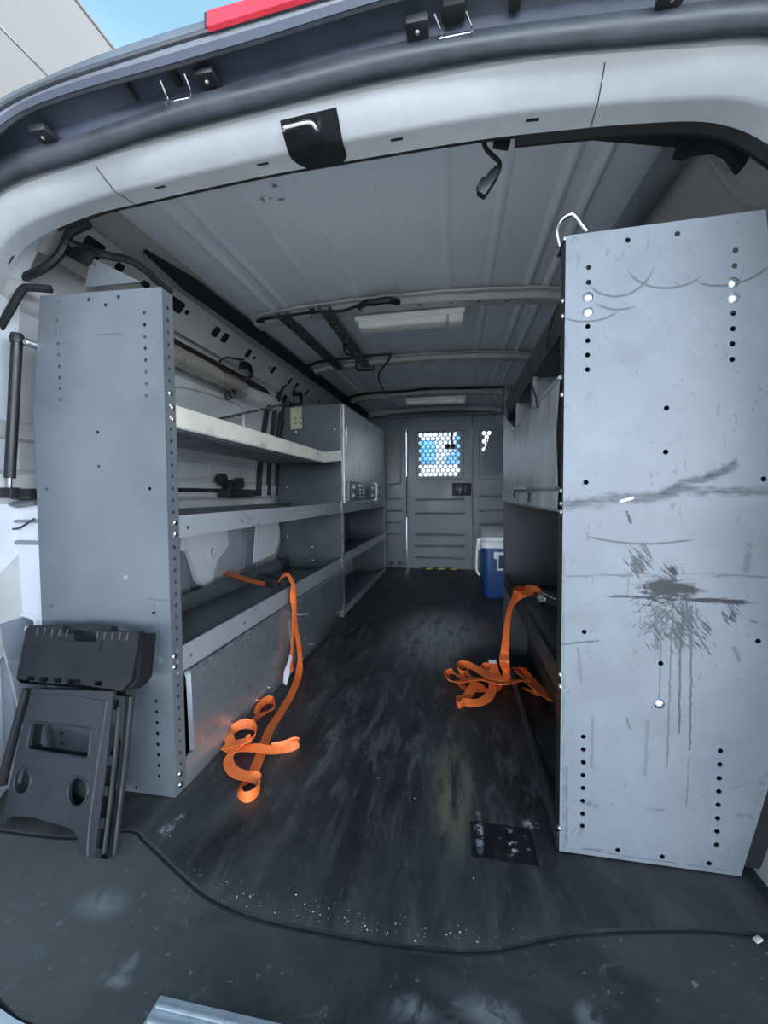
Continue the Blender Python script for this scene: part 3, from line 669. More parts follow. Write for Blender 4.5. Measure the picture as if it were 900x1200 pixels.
# lower stamped wall braces seen between the shelves
def wplate(o, holes, d, m, nm, th=.006):
    pts = [at(a, b, x=-1.075) for a, b in o]; hs = [[(lambda q: (q.y, q.z))(at(a, b, x=-1.075)) for a, b in h] for h in holes]
    return MB().plate([(p.y, p.z) for p in pts], hs, th, YZ(-1.075+d)).build(nm, m, kind='structure')
wplate([(204, 622), (263, 615), (264, 641), (251, 657), (245, 674), (244, 690), (232, 697), (219, 688), (212, 664), (207, 650), (203, 645)], [], .012, 'flange', 'trim_wall_brace_groove', .01)  # larger dark plate added for the dark groove around the brace
wplate([(207, 628), (258, 622), (259, 640), (247, 655), (241, 672), (240, 684), (232, 690), (222, 680), (216, 660), (212, 648), (206, 645)],
       [[(229, 646), (234, 644), (235, 660), (240, 672), (236, 674), (231, 662)], [(238, 643), (247, 641), (241, 655), (238, 652)]], .028, 'white', 'trim_wall_brace', .02)
wplate([(282, 618), (299, 613), (297, 640), (293, 664), (280, 668), (283, 640)], [circ(0, 0, 0.1)] if 0 else [], .02, 'trim', 'trim_wall_post', .02)
MB().box(-1.10, -1.070, 1.2, 2.7, .365, .60, .01).build('trim_lower_wall_shade', 'shade_wall', kind='structure')  # sheet added to carry the shading of the lower wall
MB().box(.53, .64, .85, 1.25, .009, .36, .01).build('trim_right_quarter', 'foam', kind='structure')
MB().plate([(p.y, p.z) for p in (at(a, b, x=-1.05) for a, b in ((205, 640), (214, 650), (222, 690), (232, 700), (205, 715)))], [], .01, YZ(-1.05)).build('trim_wheel_arch_edge', 'trim', kind='structure')
# rear quarter behind the opening, left of the shelf unit
mb = MB()
O = lambda a, b: (lambda q: (q.y, q.z))(at(a, b, x=-1.098))
mb.box(-1.13, -1.065, .80, .96, 0, .33, .02); mb.build('trim_lower_quarter', 'trim', kind='structure')
MB().loft([[V((wall_x(y)+o+.008, y, z)) for z, o in ((0, .10), (.06, .085), (.30, .03), (.36, .012), (.41, .006))]+[V((wall_x(y)-.01, y, .415))] for y in (.80, .85, .9, .95, 1.0)]).build('trim_lower_quarter_lining', 'trim', kind='structure')
mb = MB()
hole = [(lambda q: (q.x, q.z))(at(a, b, y=.862)) for a, b in ((2, 722), (12, 718), (26, 719), (42, 724), (45, 730), (42, 736), (30, 736), (14, 740), (3, 743))]
mb.plate([(-1.14, .36), (-1.0, .36), (-1.0, .70), (-1.14, .70)], [hole], .006, XZ(.862)); 
mb.tube([V((x, .858, z)) for x, z in hole+hole[:1]], .006, 8, 3)
mb.build('trim_quarter_pressing', 'white', kind='structure')
mb = MB()
mb.tube([at(a, b, y=.845) for a, b in ((-4, 590), (8, 589), (20, 592), (34, 590), (42, 589))], .007, 8, 4)
mb.build('trim_quarter_bead', 'flange', kind='structure')
MB().box(-1.14, -1.0, .872, .878, .36, .69).build('trim_quarter_hole_shade', 'flange', kind='structure')  # dark sheet added for the shade inside the pressed hole
mb = MB()
for pz, w_ in ((.70, .012), (.655, .008), (.60, .010)): mb.box(-1.12, -1.01, .85, .875, pz, pz+w_, .003)
mb.build('trim_quarter_ledge', 'trim', kind='structure')
# black weather strip and harness up there
mb = MB().tube([at(-14, 412, y=.826), at(0, 384, y=.83), at(14, 360, y=.835), at(26, 340, y=.84), at(36, 337, y=.845), at(60, 339, y=.86)], .009, 8, 5)
mb.build('trim_quarter_seal', 'foam', kind='structure')
# ================================================================ BULKHEAD
YB = 3.958
def bx(px_, py_): 
    q = at(px_, py_, y=YB); return (q.x, q.z)
def rib(mb, x0, x1, z, y=YB):
    # pressed louvre: raised half-round with a dark undercut ledge
    mb.tube([V((x0, y-.002, z)), V((x0+.01, y-.008, z)), V((x1-.01, y-.008, z)), V((x1, y-.002, z))], .010, 10)
    mb.box(x0, x1, y-.016, y, z-.014, z-.010, .002)
dl, dr, dt, db = bx(477, 500)[0], bx(553, 500)[0], bx(515, 488)[1], .012
# left wing
mb = MB().box(-1.0, dl-.012, YB, YB+.02, 0, 1.50, .003)
for z in (.68, .56, .45, .33, .205): rib(mb, -.74, dl-.06, z)
mb.tube([V((-.8, YB, .82)), V((dl-.12, YB-.003, .82)), V((dl-.075, YB-.003, .84)), V((dl-.065, YB-.003, .88)), V((dl-.065, YB, 1.36))], .007, 8, 4)
mb.build('wall_front', 'bulk', kind='structure')
mb = MB()
for px_ in (459, 468.5): 
    x, z = bx(px_, 660); mb.lathe((x, YB, z), (0, -1, 0), [(.022, 0), (.022, .004), (.016, .005), (.016, .0055), (0, .0056)], 16)
mb.build('trim_bulkhead_grommet', 'black', kind='structure')
# top rail
MB().box(-.98, .55, YB-.045, YB+.02, 1.452, 1.50, .01).build('trim_bulkhead_rail', 'bulk_dark', kind='structure')
# --- sliding door with honeycomb window
def honeycomb(x0, x1, z0, z1, pitch, r, skip=None):
    hs = []; row = 0; z = z0+r
    while z < z1-r*.6:
        x = x0+r+(pitch/2 if row % 2 else 0)
        while x < x1-r*.9:
            hs.append((x, z, r)); x += pitch
        z += pitch*.80; row += 1
    return hs
door = struct('door_1')
w0, w1 = bx(485.5, 0)[0], bx(544.5, 0)[0]; wz0, wz1 = bx(515, 562)[1], bx(515, 504.5)[1]
do = rrect(dl, dr, db, dt, .05)
MB().plate(do, [rrect(w0+.012, w1-.012, wz0+.012, wz1-.012, .03)], .02, XZ(YB-.002)).build('door_panel', 'bulk', door)
mb = MB()
for py_ in (585, 601.5, 626, 639.5, 653.5): rib(mb, bx(485, 0)[0], bx(545, 0)[0], bx(515, py_)[1], YB-.012)
for px_, py_ in ((487, 590), (537, 590), (537, 611), (534, 622), (493, 616), (487, 644), (537, 644), (487, 622)):
    x, z = bx(px_, py_); mb.lathe((x, YB-.012, z), (0, -1, 0), [(.006, 0), (.006, .002), (0, .003)], 10)
mb.build('door_louvre', 'bulk', door)
# edge flange of the door, its bright highlight put into a lighter grey
mb = MB().tube([V((dl+.004, YB-.014, db+.05)), V((dl+.004, YB-.014, dt-.05))], .007, 8)
mb.tube([V((dl+.05, YB-.014, db+.004)), V((dr-.05, YB-.014, db+.004))], .006, 8)
mb.build('door_edge', 'panel', door)
mb = MB().plate(rrect(w0, w1, wz0, wz1, .03), honeycomb(w0+.028, w1-.02, wz0+.03, wz1-.008, .0468, .0195), .004, XZ(YB-.016), 8)
mb.build('window_mesh', 'bulk', door)
mb = MB(); pts = rrect(w0+.004, w1-.004, wz0+.004, wz1-.004, .03); mb.tube([V((x, YB-.018, z)) for x, z in pts+pts[:1]], .006, 8); mb.build('window_frame', 'bulk', door)
mb = MB(); a = bx(530, 581); b = bx(552, 566)
mb.box(a[0], b[0], YB-.035, YB-.010, a[1], b[1], .012).box(a[0]+.03, a[0]+.06, YB-.047, YB-.034, a[1]+.035, b[1]-.03, .005).box(a[0]+.085, a[0]+.11, YB-.047, YB-.034, a[1]+.03, b[1]-.028, .005)
mb.box(a[0]+.03, a[0]+.11, YB-.043, YB-.034, b[1]-.045, b[1]-.028, .004)
mb.build('door_handle', 'black', door)
# --- right wing with mesh window
r0, r1 = bx(554.5, 0)[0], .62; m0, m1 = bx(562.5, 0)[0], bx(562.5, 0)[0]+.46
mo = [(r0, .012), (r1, .012), (r1, 1.36), (bx(588, 0)[0], 1.36)]+[(bx(584, 0)[0]-.01, 1.40), (bx(580, 0)[0], 1.44), (r0+.04, 1.45), (r0+.012, 1.44), (r0, 1.40)]
MB().plate(mo, [rrect(m0+.012, m1-.012, wz0+.012, wz1-.012, .03)], .02, XZ(YB)).build('wall_front_right', 'bulk', kind='structure')
mb = MB()
for py_ in (581, 598, 614, 630): rib(mb, bx(563, 0)[0], r1-.08, bx(563, py_)[1]+.0, YB-.01)
for px_, py_ in ((559.5, 488.5), (579, 488)):
    x, z = bx(px_, py_); mb.bolt(V((x, YB-.01, z)), (0, -1, 0), .012)
mb.tube([V((r0+.004, YB-.012, .05)), V((r0+.004, YB-.012, 1.40)), V((r0+.02, YB-.012, 1.44)), V((bx(580, 0)[0], YB-.012, 1.445))], .006, 8, 3)
mb.build('trim_bulkhead_louvre', 'bulk', kind='structure')
MB().plate(rrect(m0, m1, wz0, wz1, .03), honeycomb(m0+.028, m1-.02, wz0+.03, wz1-.02, .0468, .0195), .004, XZ(YB-.014), 8).build('window_1', 'bulk', kind='structure')
mb = MB(); pts = rrect(m0+.004, m1-.004, wz0+.004, wz1-.004, .03); mb.tube([V((x, YB-.016, z)) for x, z in pts+pts[:1]], .006, 8); mb.build('trim_window_frame', 'bulk', kind='structure')
# filler above the wings up to the roof
MB().box(-1.0, .64, YB+.03, YB+.05, 1.36, 1.68).build('trim_bulkhead_filler', 'bulk_dark', kind='structure')
MB().box(bx(579, 0)[0], .63, YB+.022, YB+.028, 1.30, 1.47).build('trim_corner_filler', 'panel', kind='structure')
# hazard tape on the threshold
t = thing('hazard_strip', 'yellow and black hazard tape strip on the sill below the bulkhead door', 'hazard tape', (-.2, YB-.05, .02))
x0, x1 = bx(492, 0)[0], bx(536, 0)[0]
MB().box(x0, x1, YB-.075, YB-.03, .004, .016, .002).build('strip', 'tape_black', t)
mb = MB(); n = 4
for k in range(3):
    c = x0+.085+k*.115
    mb.plate([(c-.035, YB-.0755), (c+.02, YB-.0755), (c+.045, YB-.0295), (c-.01, YB-.0295)], [], .001, XY(.0166))
    mb.plate([(c-.035, .005), (c+.02, .005), (c+.02, .0165), (c-.035, .0165)], [], .001, XZ(YB-.0757))
mb.build('stripe', 'yellow', t)
MB().box(dl, dr+.05, YB-.03, YB+.02, .0, .012, .003).build('trim_threshold', 'panel', kind='structure')
# ================================================================ CAB AND OUTSIDE
MB().box(-1.1, .66, 4.75, 5.25, .45, .93, .06).build('trim_dashboard', 'dash', kind='structure')
mb = MB().box(-1.1, .66, 4.0, 5.0, 1.62, 1.68).box(-1.1, .66, 4.85, 5.0, 1.60, 1.66, .02)
mb.build('trim_cab_roof', 'bulk_dark', kind='structure')
mb = MB().tube([V((.60, 5.35, .85)), V((.50, 5.1, 1.2)), V((.42, 4.9, 1.64))], .05, 10, 4)
mb.tube([V((-1.05, 5.35, .85)), V((-.95, 5.1, 1.2)), V((-.88, 4.9, 1.64))], .05, 10, 4)
mb.build('trim_windscreen_pillar', 'dash', kind='structure')
g = NT('windscreen_glass'); g.b.inputs['Transmission Weight'].default_value = 1; g.set((.97, .99, 1, 1), .0); g.b.inputs['IOR'].default_value = 1.02
M['glass'] = g.m
MB().loft([[V((-1.0, 5.36, .9)), V((.56, 5.36, .9))], [V((-.9, 4.93, 1.61)), V((.45, 4.93, 1.61))]]).build('window_2', 'glass', kind='structure', smooth=False)
MB().box(.62, .66, 3.98, 5.2, -.3, 1.0).box(-1.1, -1.06, 3.98, 5.2, -.3, 1.0).build('trim_cab_door', 'dash', kind='structure')
t = thing('rear_view_mirror', 'dark rear view mirror behind the windscreen seen through the door mesh', 'mirror', (-.12, 4.88, 1.40))
a = at(529.5, 523.5, y=4.88)
MB().box(a.x-.085, a.x+.055, 4.87, 4.90, a.z-.028, a.z+.028, .012).build('housing', 'black', t)
MB().tube([V((a.x, 4.89, a.z+.02)), V((a.x, 4.92, 1.62))], .010, 8).build('stem', 'black', t)
t = thing('passenger_seat', 'dark cab seat behind the right mesh window of the bulkhead', 'seat', (.36, 4.3, 0))
sb = [at(a, b, y=4.14) for a, b in ((577, 503), (572, 516), (566, 532), (561, 548), (559, 566), (564, 600), (625, 600), (630, 560), (628, 515), (620, 503))]
MB().plate([(p.x, p.z) for p in sb], [], .10, XZ(4.14)).build('backrest', 'trim', t)
MB().box(.15, .61, 4.10, 4.60, .30, .44, .05, None, 3).build('cushion', 'trim', t)
MB().box(.22, .54, 4.18, 4.52, -.004, .31, .02).build('base', 'dash', t)
# white trimmed B-pillar panel at right of the mesh
# building on the left outside with panel joints
t = thing('building', 'tall white clad building outside at the upper left', 'building', (-9, 8, -.66))
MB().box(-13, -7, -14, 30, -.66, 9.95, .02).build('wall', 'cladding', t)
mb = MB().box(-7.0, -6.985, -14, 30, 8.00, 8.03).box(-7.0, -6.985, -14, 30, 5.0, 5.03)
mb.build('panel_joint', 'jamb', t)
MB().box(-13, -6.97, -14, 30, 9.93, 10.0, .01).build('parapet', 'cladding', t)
# blue storefront in front of the van
t = thing('storefront', 'blue and white shopfront beyond the windscreen seen through the door mesh', 'building', (-.5, 12, -.66))
MB().box(-6, 9, 12, 16, -.66, 1.25).box(-6, 9, 12.3, 16, 1.2, 3.4).build('wall', 'shop_white', t)
for px0, px1, py0, py1 in ((492, 510, 513, 540), (523, 533, 530, 541), (534, 544, 505, 539)):
    a = at(px0, py1, y=11.85); b = at(px1, py0, y=11.85)
    MB().box(a.x, b.x, 11.85, 12.2, a.z, b.z, .02).build('blue_column', 'blue_sign', t)
# ================================================================ LEFT SHELF UNIT (near bay)
YP = .835; XL = -.655; Y2 = 2.285; Y3 = 3.70
def flange_holes(y, z0, z1, step, r=.0042):
    o = []; z = z0
    while z < z1: o.append((y, z, r)); z += step
    return o
t = thing('shelf_unit', 'grey steel shelving bay on the left with three trays and an orange strap', 'shelving', (-.83, 1.56, 0), 'van shelving')
LU = t
PXo = lambda L, off, s: [(a/s+off[0], b/s+off[1]) for a, b in L]
h1 = PXo([(565, 155), (566, 202), (567, 248), (569, 295), (570, 341), (572, 387), (574, 433), (574, 479), (238, 117), (225, 187), (227, 231), (230, 276), (231, 321), (233, 365), (235, 409), (237, 452), (238, 495), (348, 104), (464, 94), (413, 125), (383, 622), (387, 755), (184, 844), (586, 842)], (0, 320), 3.3333)
h2 = PXo([(687, 455), (689, 502), (691, 550), (693, 597), (695, 645), (697, 691), (698, 738), (700, 785), (231, 38), (676, 68), (599, 836)], (0, 700), 3.75)
h3 = [(xz([p], YP)[0]) for p in h1+h2]
zr = [h for h in h3[24:32]]
h3 += [(-.965+.0, z, .0042)[:2] for _, z in zr]
ol = [(-.657, .009), (-.651, 1.187), (-.976, 1.197), (-1.009, .93), (-1.011, .40), (-1.0, .18), (-.965, .009)]
MB().plate(ol, [(x, z, .0044) for x, z in h3], .0022, XZ(YP), 10).build('end_panel', 'scuffed', t)
# front flange, angled into the aisle so that its holes show
fl = MB().plate([(YP, .009), (YP+.038, .009), (YP+.038, 1.187), (YP, 1.187)], flange_holes(YP+.02, .05, 1.17, .0275), .002, YZ(XL))
fl.build('front_flange', 'flange', t)
MB().box(XL-.012, XL-.006, YP+.004, YP+.036, .02, 1.18).build('flange_hole_shade', 'black', t)  # black strip added behind the flange to darken its holes
def bolts(name, pts, axis, parent, r=.0075, m='chrome'):
    for p in pts: MB().bolt(V(p), axis, r).build(name, m, parent)
bolts('bolt', [at(a, b, x=XL) for a, b in ((199.5, 461), (202.5, 478), (203, 491.5), (205.5, 612), (206, 625.5), (204.3, 769), (204.7, 781.5))], (1, 0, 0), t)
p0 = at(209, 919, x=XL).z; bolts('bolt', [(XL, YP+.018, .055), (XL, YP+.018, .028)], (1, 0, 0), t)
def tray(name, parent, x0, x1, y0, y1, z0, z1, m='tray', front='+', lipz=None, backlip=.055, holes=True, bend=0):
    """steel tray: base sheet and upturned lips; x1 is the aisle side for '+'"""
    xf, xb = (x1, x0) if front == '+' else (x0, x1)
    n = 10
    def zb(y):
        f = max(0, (y-(y1-.30))/.30) if bend else 0
        return bend*f
    mb = MB()
    ys_ = [y0+(y1-y0)*k/n for k in range(n+1)]+([y1-.30, y1-.15] if bend else []); ys_ = sorted(set(ys_))
    mb.loft([[V((xb, y, z0+backlip+zb(y))), V((xb, y, z0+zb(y))), V(((xb+xf)/2, y, z0+.001+zb(y))), V((xf, y, z0+zb(y)))] for y in ys_])
    o = mb.build(name, 'dark_steel' if m == 'dark_steel' else 'flange', parent)
    so2 = o.modifiers.new('thickness', 'SOLIDIFY'); so2.thickness = .0025; so2.offset = 0
    hs = []
    if holes:
        k = y0+.07
        while k < y1-.05: hs.append((k, (z0+z1)/2-.004, .005)); k += .26
        hs += [(y0+.40, z1-.012, .0035), (y1-.3, z1-.012, .0035)]
    if bend:
        fb_ = MB()
        for d in (0, .002): fb_.loft([[V((xf-d, y, z0-.002+zb(y))), V((xf-d, y, z1+zb(y)*1.25))] for y in ys_])
        fb_.tube([V((xf-.001, y, z1+zb(y)*1.25)) for y in ys_], .002, 6)
        for a, b in ((212+26, 494+10), (313+1, 525)):
            p = at(a, b, x=xf); fb_.lathe(p, (1, 0, 0), [(.005, 0), (.005, .0006), (0, .0008)], 10)
    else:
        fb_ = MB().plate([(y0, z0-.002), (y1, z0-.002), (y1, z1), (y0, z1)], hs, .002, YZ(xf), 10)
        fb_.tube([V((xf-.001, y0, z1)), V((xf-.001, y1, z1))], .0018, 6)
    fb_.build('front_lip', M['tray_warm'] if bend else m, o)
    return o
tray('top_tray', t, -.93, XL-.001, YP+.002, Y2-.005, .884, .933, 'tray', bend=.034)
tray('middle_tray', t, -.97, XL-.001, YP+.002, Y2-.005, .621, .672)
tray('lower_tray', t, -.985, XL-.001, YP+.002, Y2-.005, .297, .356, 'tray', backlip=.062)
# hinged front panel below the lower tray with kick strip
mb = MB().loft([[V((XL+.006, .90, .085)), V((XL+.006, 2.26, .085))], [V((XL+.007, .893, .282)), V((XL+.007, 2.26, .282))], [V((XL-.004, .893, .290)), V((XL-.004, 2.26, .290))]])
mb.tube([V((XL+.005, .893, .288)), V((XL+.005, 2.26, .288))], .0022, 6)
fp = mb.build('front_panel', 'panel_steel', t)
mb = MB(); mb.loft([[V((XL+.006, .90, .085)), V((XL+.007, .893, .282)), V((XL-.004, .893, .290))], [V((XL-.002, .893, .085)), V((XL-.001, .885, .275)), V((XL-.008, .886, .285))]])
mb.build('panel_fold', 'flange', fp)
bolts('rivet', [at(a, b, x=XL+.006) for a, b in ((315, 805), (301, 820), (366, 755), (394, 661+20))], (1, 0, 0), fp, .005)
p = at(351, 720, x=XL+.008); MB().lathe(p, (1, 0, .1), [(.005, 0), (.005, .03), (.008, .032), (.008, .036), (.0, .038)], 12).build('latch_stud', 'chrome', fp)
p = at(341, 727, x=XL+.008); mb = MB()
for k in range(9):
    c = p+V((0, -.004*math.sin(k), -.010*k)); a_ = [c+V((.003*(k % 2), .0045*math.cos(q), .0075*math.sin(q))) for q in [2*PI*j/8 for j in range(9)]]; mb.tube(a_, .0014, 6)
mb.build('chain', 'chrome', fp)
MB().box(XL-.008, XL, .87, Y2-.01, .005, .080, .002).build('kick_strip', 'panel_steel', t)
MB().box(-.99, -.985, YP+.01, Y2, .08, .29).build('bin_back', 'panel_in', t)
# divider at the far end of the bay
dv = [(XL, .009), (XL, 1.240), (-.985, 1.236), (-1.045, .93), (-1.045, .55), (-1.03, .44), (-1.07, .33), (-1.07, .009)]
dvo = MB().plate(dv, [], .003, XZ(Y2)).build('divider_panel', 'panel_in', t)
bolts('bolt', [at(a, b, y=Y2-.002) for a, b in ((392, 503), (336.5, 570.5), (337, 628.7), (366.7, 656.5), (347, 506), (366, 641))], (0, -1, 0), dvo, .007)
tg = [at(a, b, y=Y2-.004) for a, b in ((340.5, 478), (353.5, 477), (354, 502), (341, 503.5))]
tb = MB().plate([(p.x, p.z) for p in tg], [((tg[0].x+.03+.03*k), tg[0].z-.06-.03*j, .006) for k in range(2) for j in range(2)], .002, XZ(Y2-.005)); tb.build('paper_tag', 'sticker', dvo)
pf = MB().plate([(Y2-.018, .009), (Y2+.020, .009), (Y2+.020, 1.240), (Y2-.018, 1.240)], flange_holes(Y2+.002, .05, 1.22, .0275, .004), .002, YZ(XL+.002)); pf.build('post_flange', 'tray', t)
bolts('bolt', [at(a, b, x=XL+.003) for a, b in ((400, 588), (400, 594), (401, 651), (401, 657), (401.5, 717), (402, 722))], (1, 0, 0), t, .008)
# ================================================================ FAR LEFT BAY: locker over open trays
t = thing('shelf_unit', 'far left steel shelving bay with a grey locker door above two open trays', 'shelving', (-.83, 3.0, 0), 'van shelving')
pts = [(Y2+.02, .672), (Y3-.08, .66), (Y3-.075, .80), (Y3-.09, .97), (Y3-.085, 1.283), (Y2+.02, 1.240)]
sl = [(lambda q: (q.y, q.z))(at(a, b, x=XL+.004)) for a, b in ((402.6, 499), (405.5, 498), (406, 508), (405, 530), (402.8, 529))]
sl = [(max(a, Y2+.03), b) for a, b in sl]
lk = MB().plate(pts, [sl], .012, YZ(XL+.004)).build('locker_door', 'locker', t)
MB().box(XL-.03, XL-.006, Y2+.025, Y2+.22, .98, 1.19, .004).build('slot_pocket', 'black', lk)
mb = MB().tube([at(401.7, 500, x=XL+.012), at(404.5, 507, x=XL+.022), at(406, 517, x=XL+.026), at(405, 528, x=XL+.014)], .004, 8, 5); mb.build('slot_pull', 'locker', lk)
mb = MB().tube([V((XL+.0105, Y2+.55, .905)), V((XL+.0105, Y3-.09, .90))], .0015, 6); mb.build('crease', 'panel_in', lk)
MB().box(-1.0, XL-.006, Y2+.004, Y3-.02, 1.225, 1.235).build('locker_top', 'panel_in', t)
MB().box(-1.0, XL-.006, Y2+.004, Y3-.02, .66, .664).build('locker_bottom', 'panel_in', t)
tray('middle_tray', t, -.985, XL-.001, Y2+.006, Y3-.02, .615, .668, 'tray', holes=False)
tray('lower_tray', t, -.985, XL-.001, Y2+.006, Y3-.02, .318, .372, 'tray', holes=False)
tray('floor_tray', t, -.985, XL-.001, Y2+.006, Y3-.02, .014, .055, 'tray', holes=False)
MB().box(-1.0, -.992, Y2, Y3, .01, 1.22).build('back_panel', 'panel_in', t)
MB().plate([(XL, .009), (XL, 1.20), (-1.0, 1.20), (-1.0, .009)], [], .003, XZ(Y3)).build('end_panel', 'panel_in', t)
MB().plate([(Y3-.03, .009), (Y3, .009), (Y3, 1.2), (Y3-.03, 1.2)], [], .002, YZ(XL+.001)).build('front_flange', 'tray', t)
bolts('bolt', [at(a, b, x=-.99) for a, b in ((427, 627), (433, 622))], (1, 0, 0), t, .007)
# control strip under the locker door
t = thing('control_panel', 'small grey switch and dial panel with a white socket plate below the locker door', 'control panel', (XL+.03, 2.7, .74))
a, b = at(404, 587, x=XL+.02), at(438.5, 565, x=XL+.02)
y0, y1 = 2.33, 3.12; z0, z1 = .684, .800
MB().box(XL+.0105, XL+.032, y0, y1, z0, z1, .004).build('body', 'control', t)
for y in (y0+.06, y1-.16): 
    for z in (z0+.033, z0+.083): MB().lathe((XL+.032, y, z), (1, 0, 0), [(.024, -.002), (.024, .004), (.015, .006), (.012, .020), (0, .021)], 18).build('dial', 'panel', t)
for i in range(4):
    for j in range(2): MB().box(XL+.031, XL+.036, y0+.24+j*.10, y0+.24+j*.10+.04, z0+.016+i*.024, z0+.026+i*.024, .001).build('switch', 'tag', t)
so_ = MB().box(XL+.0105, XL+.038, y1+.002, y1+.20, z0-.012, z1+.012, .004).build('socket_plate', 'cooler_white', t)
for z in (z0+.025, z0+.09): MB().lathe((XL+.038, y1+.10, z), (1, 0, 0), [(.020, -.001), (.020, .002), (0, .0025)], 14).build('socket', 'black', so_)
# ================================================================ RIGHT SHELF UNIT
XR = .20; YR = 1.86
t = thing('shelf_unit', 'tall scuffed grey steel shelving bay on the right with a big smeared end panel', 'shelving', (.38, 1.35, 0), 'van shelving')
hp = PXo([(145, 245), (145, 296), (142, 447), (142, 496), (141, 545), (141, 595), (280, 152), (449, 130), (648, 187), (645, 240), (641, 402), (640, 455), (638, 507), (637, 560), (412, 727), (409, 877), (136, 981), (745, 970)], (640, 230), 2.927)
hp += PXo([(124, 336), (692, 366), (374, 439), (121, 678), (121, 720), (121, 762), (120, 804), (120, 846), (119, 888), (119, 930), (118, 970), (569, 725), (567, 769), (565, 814), (564, 857), (562, 901), (560, 945), (558, 988), (556, 1031), (234, 1049), (379, 1070), (532, 1092)], (640, 620), 2.791)
ol = [(.1995, .009), (.1985, 1.198), (.205, 1.2005), (.523, 1.207), (.553, .93), (.556, .5), (.560, .20), (.517, .009)]
ep = MB().plate(ol, [(x, z, .0048) for x, z in xz(hp, YP)], .0024, XZ(YP), 10).build('end_panel', 'grimy', t)
bolts('bolt', [at(a, b, y=YP-.001) for a, b in ((689, 348.5), (689, 366), (859, 331.5), (859, 349.5), (772.5, 824.5))], (0, -1, 0), ep, .0095)
fl = MB().plate([(YP, .009), (YP+.036, .009), (YP+.036, 1.195), (YP, 1.195)], [], .002, YZ(XR)); fl.build('front_flange', 'dark_steel', t)
bolts('bolt', [at(a, b, x=XR-.001) for a, b in ((659.5, 353), (659.5, 371), (657.5, 590), (657.5, 600), (656.5, 790), (656.5, 804), (655.5, 970), (659, 463), (657.5, 575))], (-1, 0, 0), t, .006)
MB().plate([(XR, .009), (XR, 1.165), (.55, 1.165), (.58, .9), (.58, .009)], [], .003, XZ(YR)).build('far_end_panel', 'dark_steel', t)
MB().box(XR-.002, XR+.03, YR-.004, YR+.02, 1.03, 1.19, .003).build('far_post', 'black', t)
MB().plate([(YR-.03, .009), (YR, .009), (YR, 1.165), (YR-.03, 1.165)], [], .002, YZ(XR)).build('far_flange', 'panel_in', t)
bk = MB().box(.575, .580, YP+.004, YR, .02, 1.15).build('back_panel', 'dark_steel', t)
bolts('bolt', [at(a, b, x=.574) for a, b in ((637.5, 613.5), (653, 617), (599+.0, 632), (630, 661), (630, 667))], (-1, 0, 0), bk, .008)
# top tray: deep front fascia
mb = MB().plate([(YP+.003, 1.037), (YR-.32, 1.037), (YR-.10, 1.045), (YR-.01, 1.10), (YR-.01, 1.115), (YP+.003, 1.105)], [], .003, YZ(XR+.003)); mb.box(XR+.003, .55, YP+.003, YR-.01, 1.037, 1.040)
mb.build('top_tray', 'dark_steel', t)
# open cubby row with dividers
for y in (1.20, 1.52): MB().box(XR+.006, .56, y-.004, y+.004, .93, 1.037).box(XR+.002, XR+.012, y-.018, y+.018, .93, 1.037).build('cubby_divider', 'flange', t)
MB().box(XR+.004, .56, YP+.003, YR-.01, .926, .930).build('cubby_shelf', 'dark_steel', t)
# bin door and lower flap
bd = MB().loft([[V((XR-.001, y, .948)), V((XR-.004, y, .94)), V((XR-.010, y, .84)), V((XR-.006, y, .735)), V((XR+.004, y, .728))] for y in [YP+.02+(1.56-YP-.02)*k/6 for k in range(7)]])
bd.loft([[V((XR+.004, y, .948)), V((XR+.004, y, .728))] for y in (YP+.02, 1.56)])
bdo = bd.build('bin_door', 'bin', t)
mb = MB().tube([V((XR-.004, YP+.02, .945)), V((XR-.004, 1.56, .945))], .004, 8); mb.build('door_rail', 'panel', bdo)
mb = MB(); mb.plate([(1.565, .72), (YR-.005, .715), (YR-.005, 1.06), (1.565, .962)], [], .004, YZ(XR-.002)); mb.build('side_door', 'bin', t)
mb = MB().loft([[V((XR+.002, y, .728)), V((XR-.008, y, .722)), V((XR-.010, y, .690)), V((XR+.0, y, .682)), V((XR+.30, y, .682))] for y in (YP+.005, 1.2, 1.5, YR-.006)])
mb.build('bin_flap', 'bin', t)
mb = MB().tube([at(603, 583, x=XR-.012), at(602.5, 574.5, x=XR-.02), at(611, 573, x=XR-.024), at(620, 574, x=XR-.022), at(619, 588, x=XR-.014)], .0032, 8, 4); mb.build('bin_handle', 'cardrod', bdo)
# lower tray, foot rails
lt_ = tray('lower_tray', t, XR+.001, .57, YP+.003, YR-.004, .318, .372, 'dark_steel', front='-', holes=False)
MB().box(XR-.004, XR+.012, YP+.005, YR-.01, .008, .042, .003).build('foot_rail', 'dark_steel', t)
MB().box(XR+.10, XR+.115, YP+.01, YR-.01, .010, .10, .003).build('inner_rail', 'dark_steel', t)
MB().box(XR+.02, XR+.045, YP+.30, YR-.01, .29, .316, .003).build('tray_stiffener', 'tray', t)
# ring on the top corner
t = thing('tie_ring', 'steel tie ring standing on the top corner of the right shelving panel', 'ring', (.215, .87, 1.20))
MB().tube([at(a, b, y=.885) for a, b in ((656.5, 291), (653.5, 279), (652.5, 270), (656, 260), (663, 253.5), (671, 251.5), (677, 257), (682, 264), (688, 271))], .0045, 10, 4).build('ring', 'chrome', t)
MB().box(.196, .262, .84, .90, 1.196, 1.204, .002).build('base', 'chrome', t)
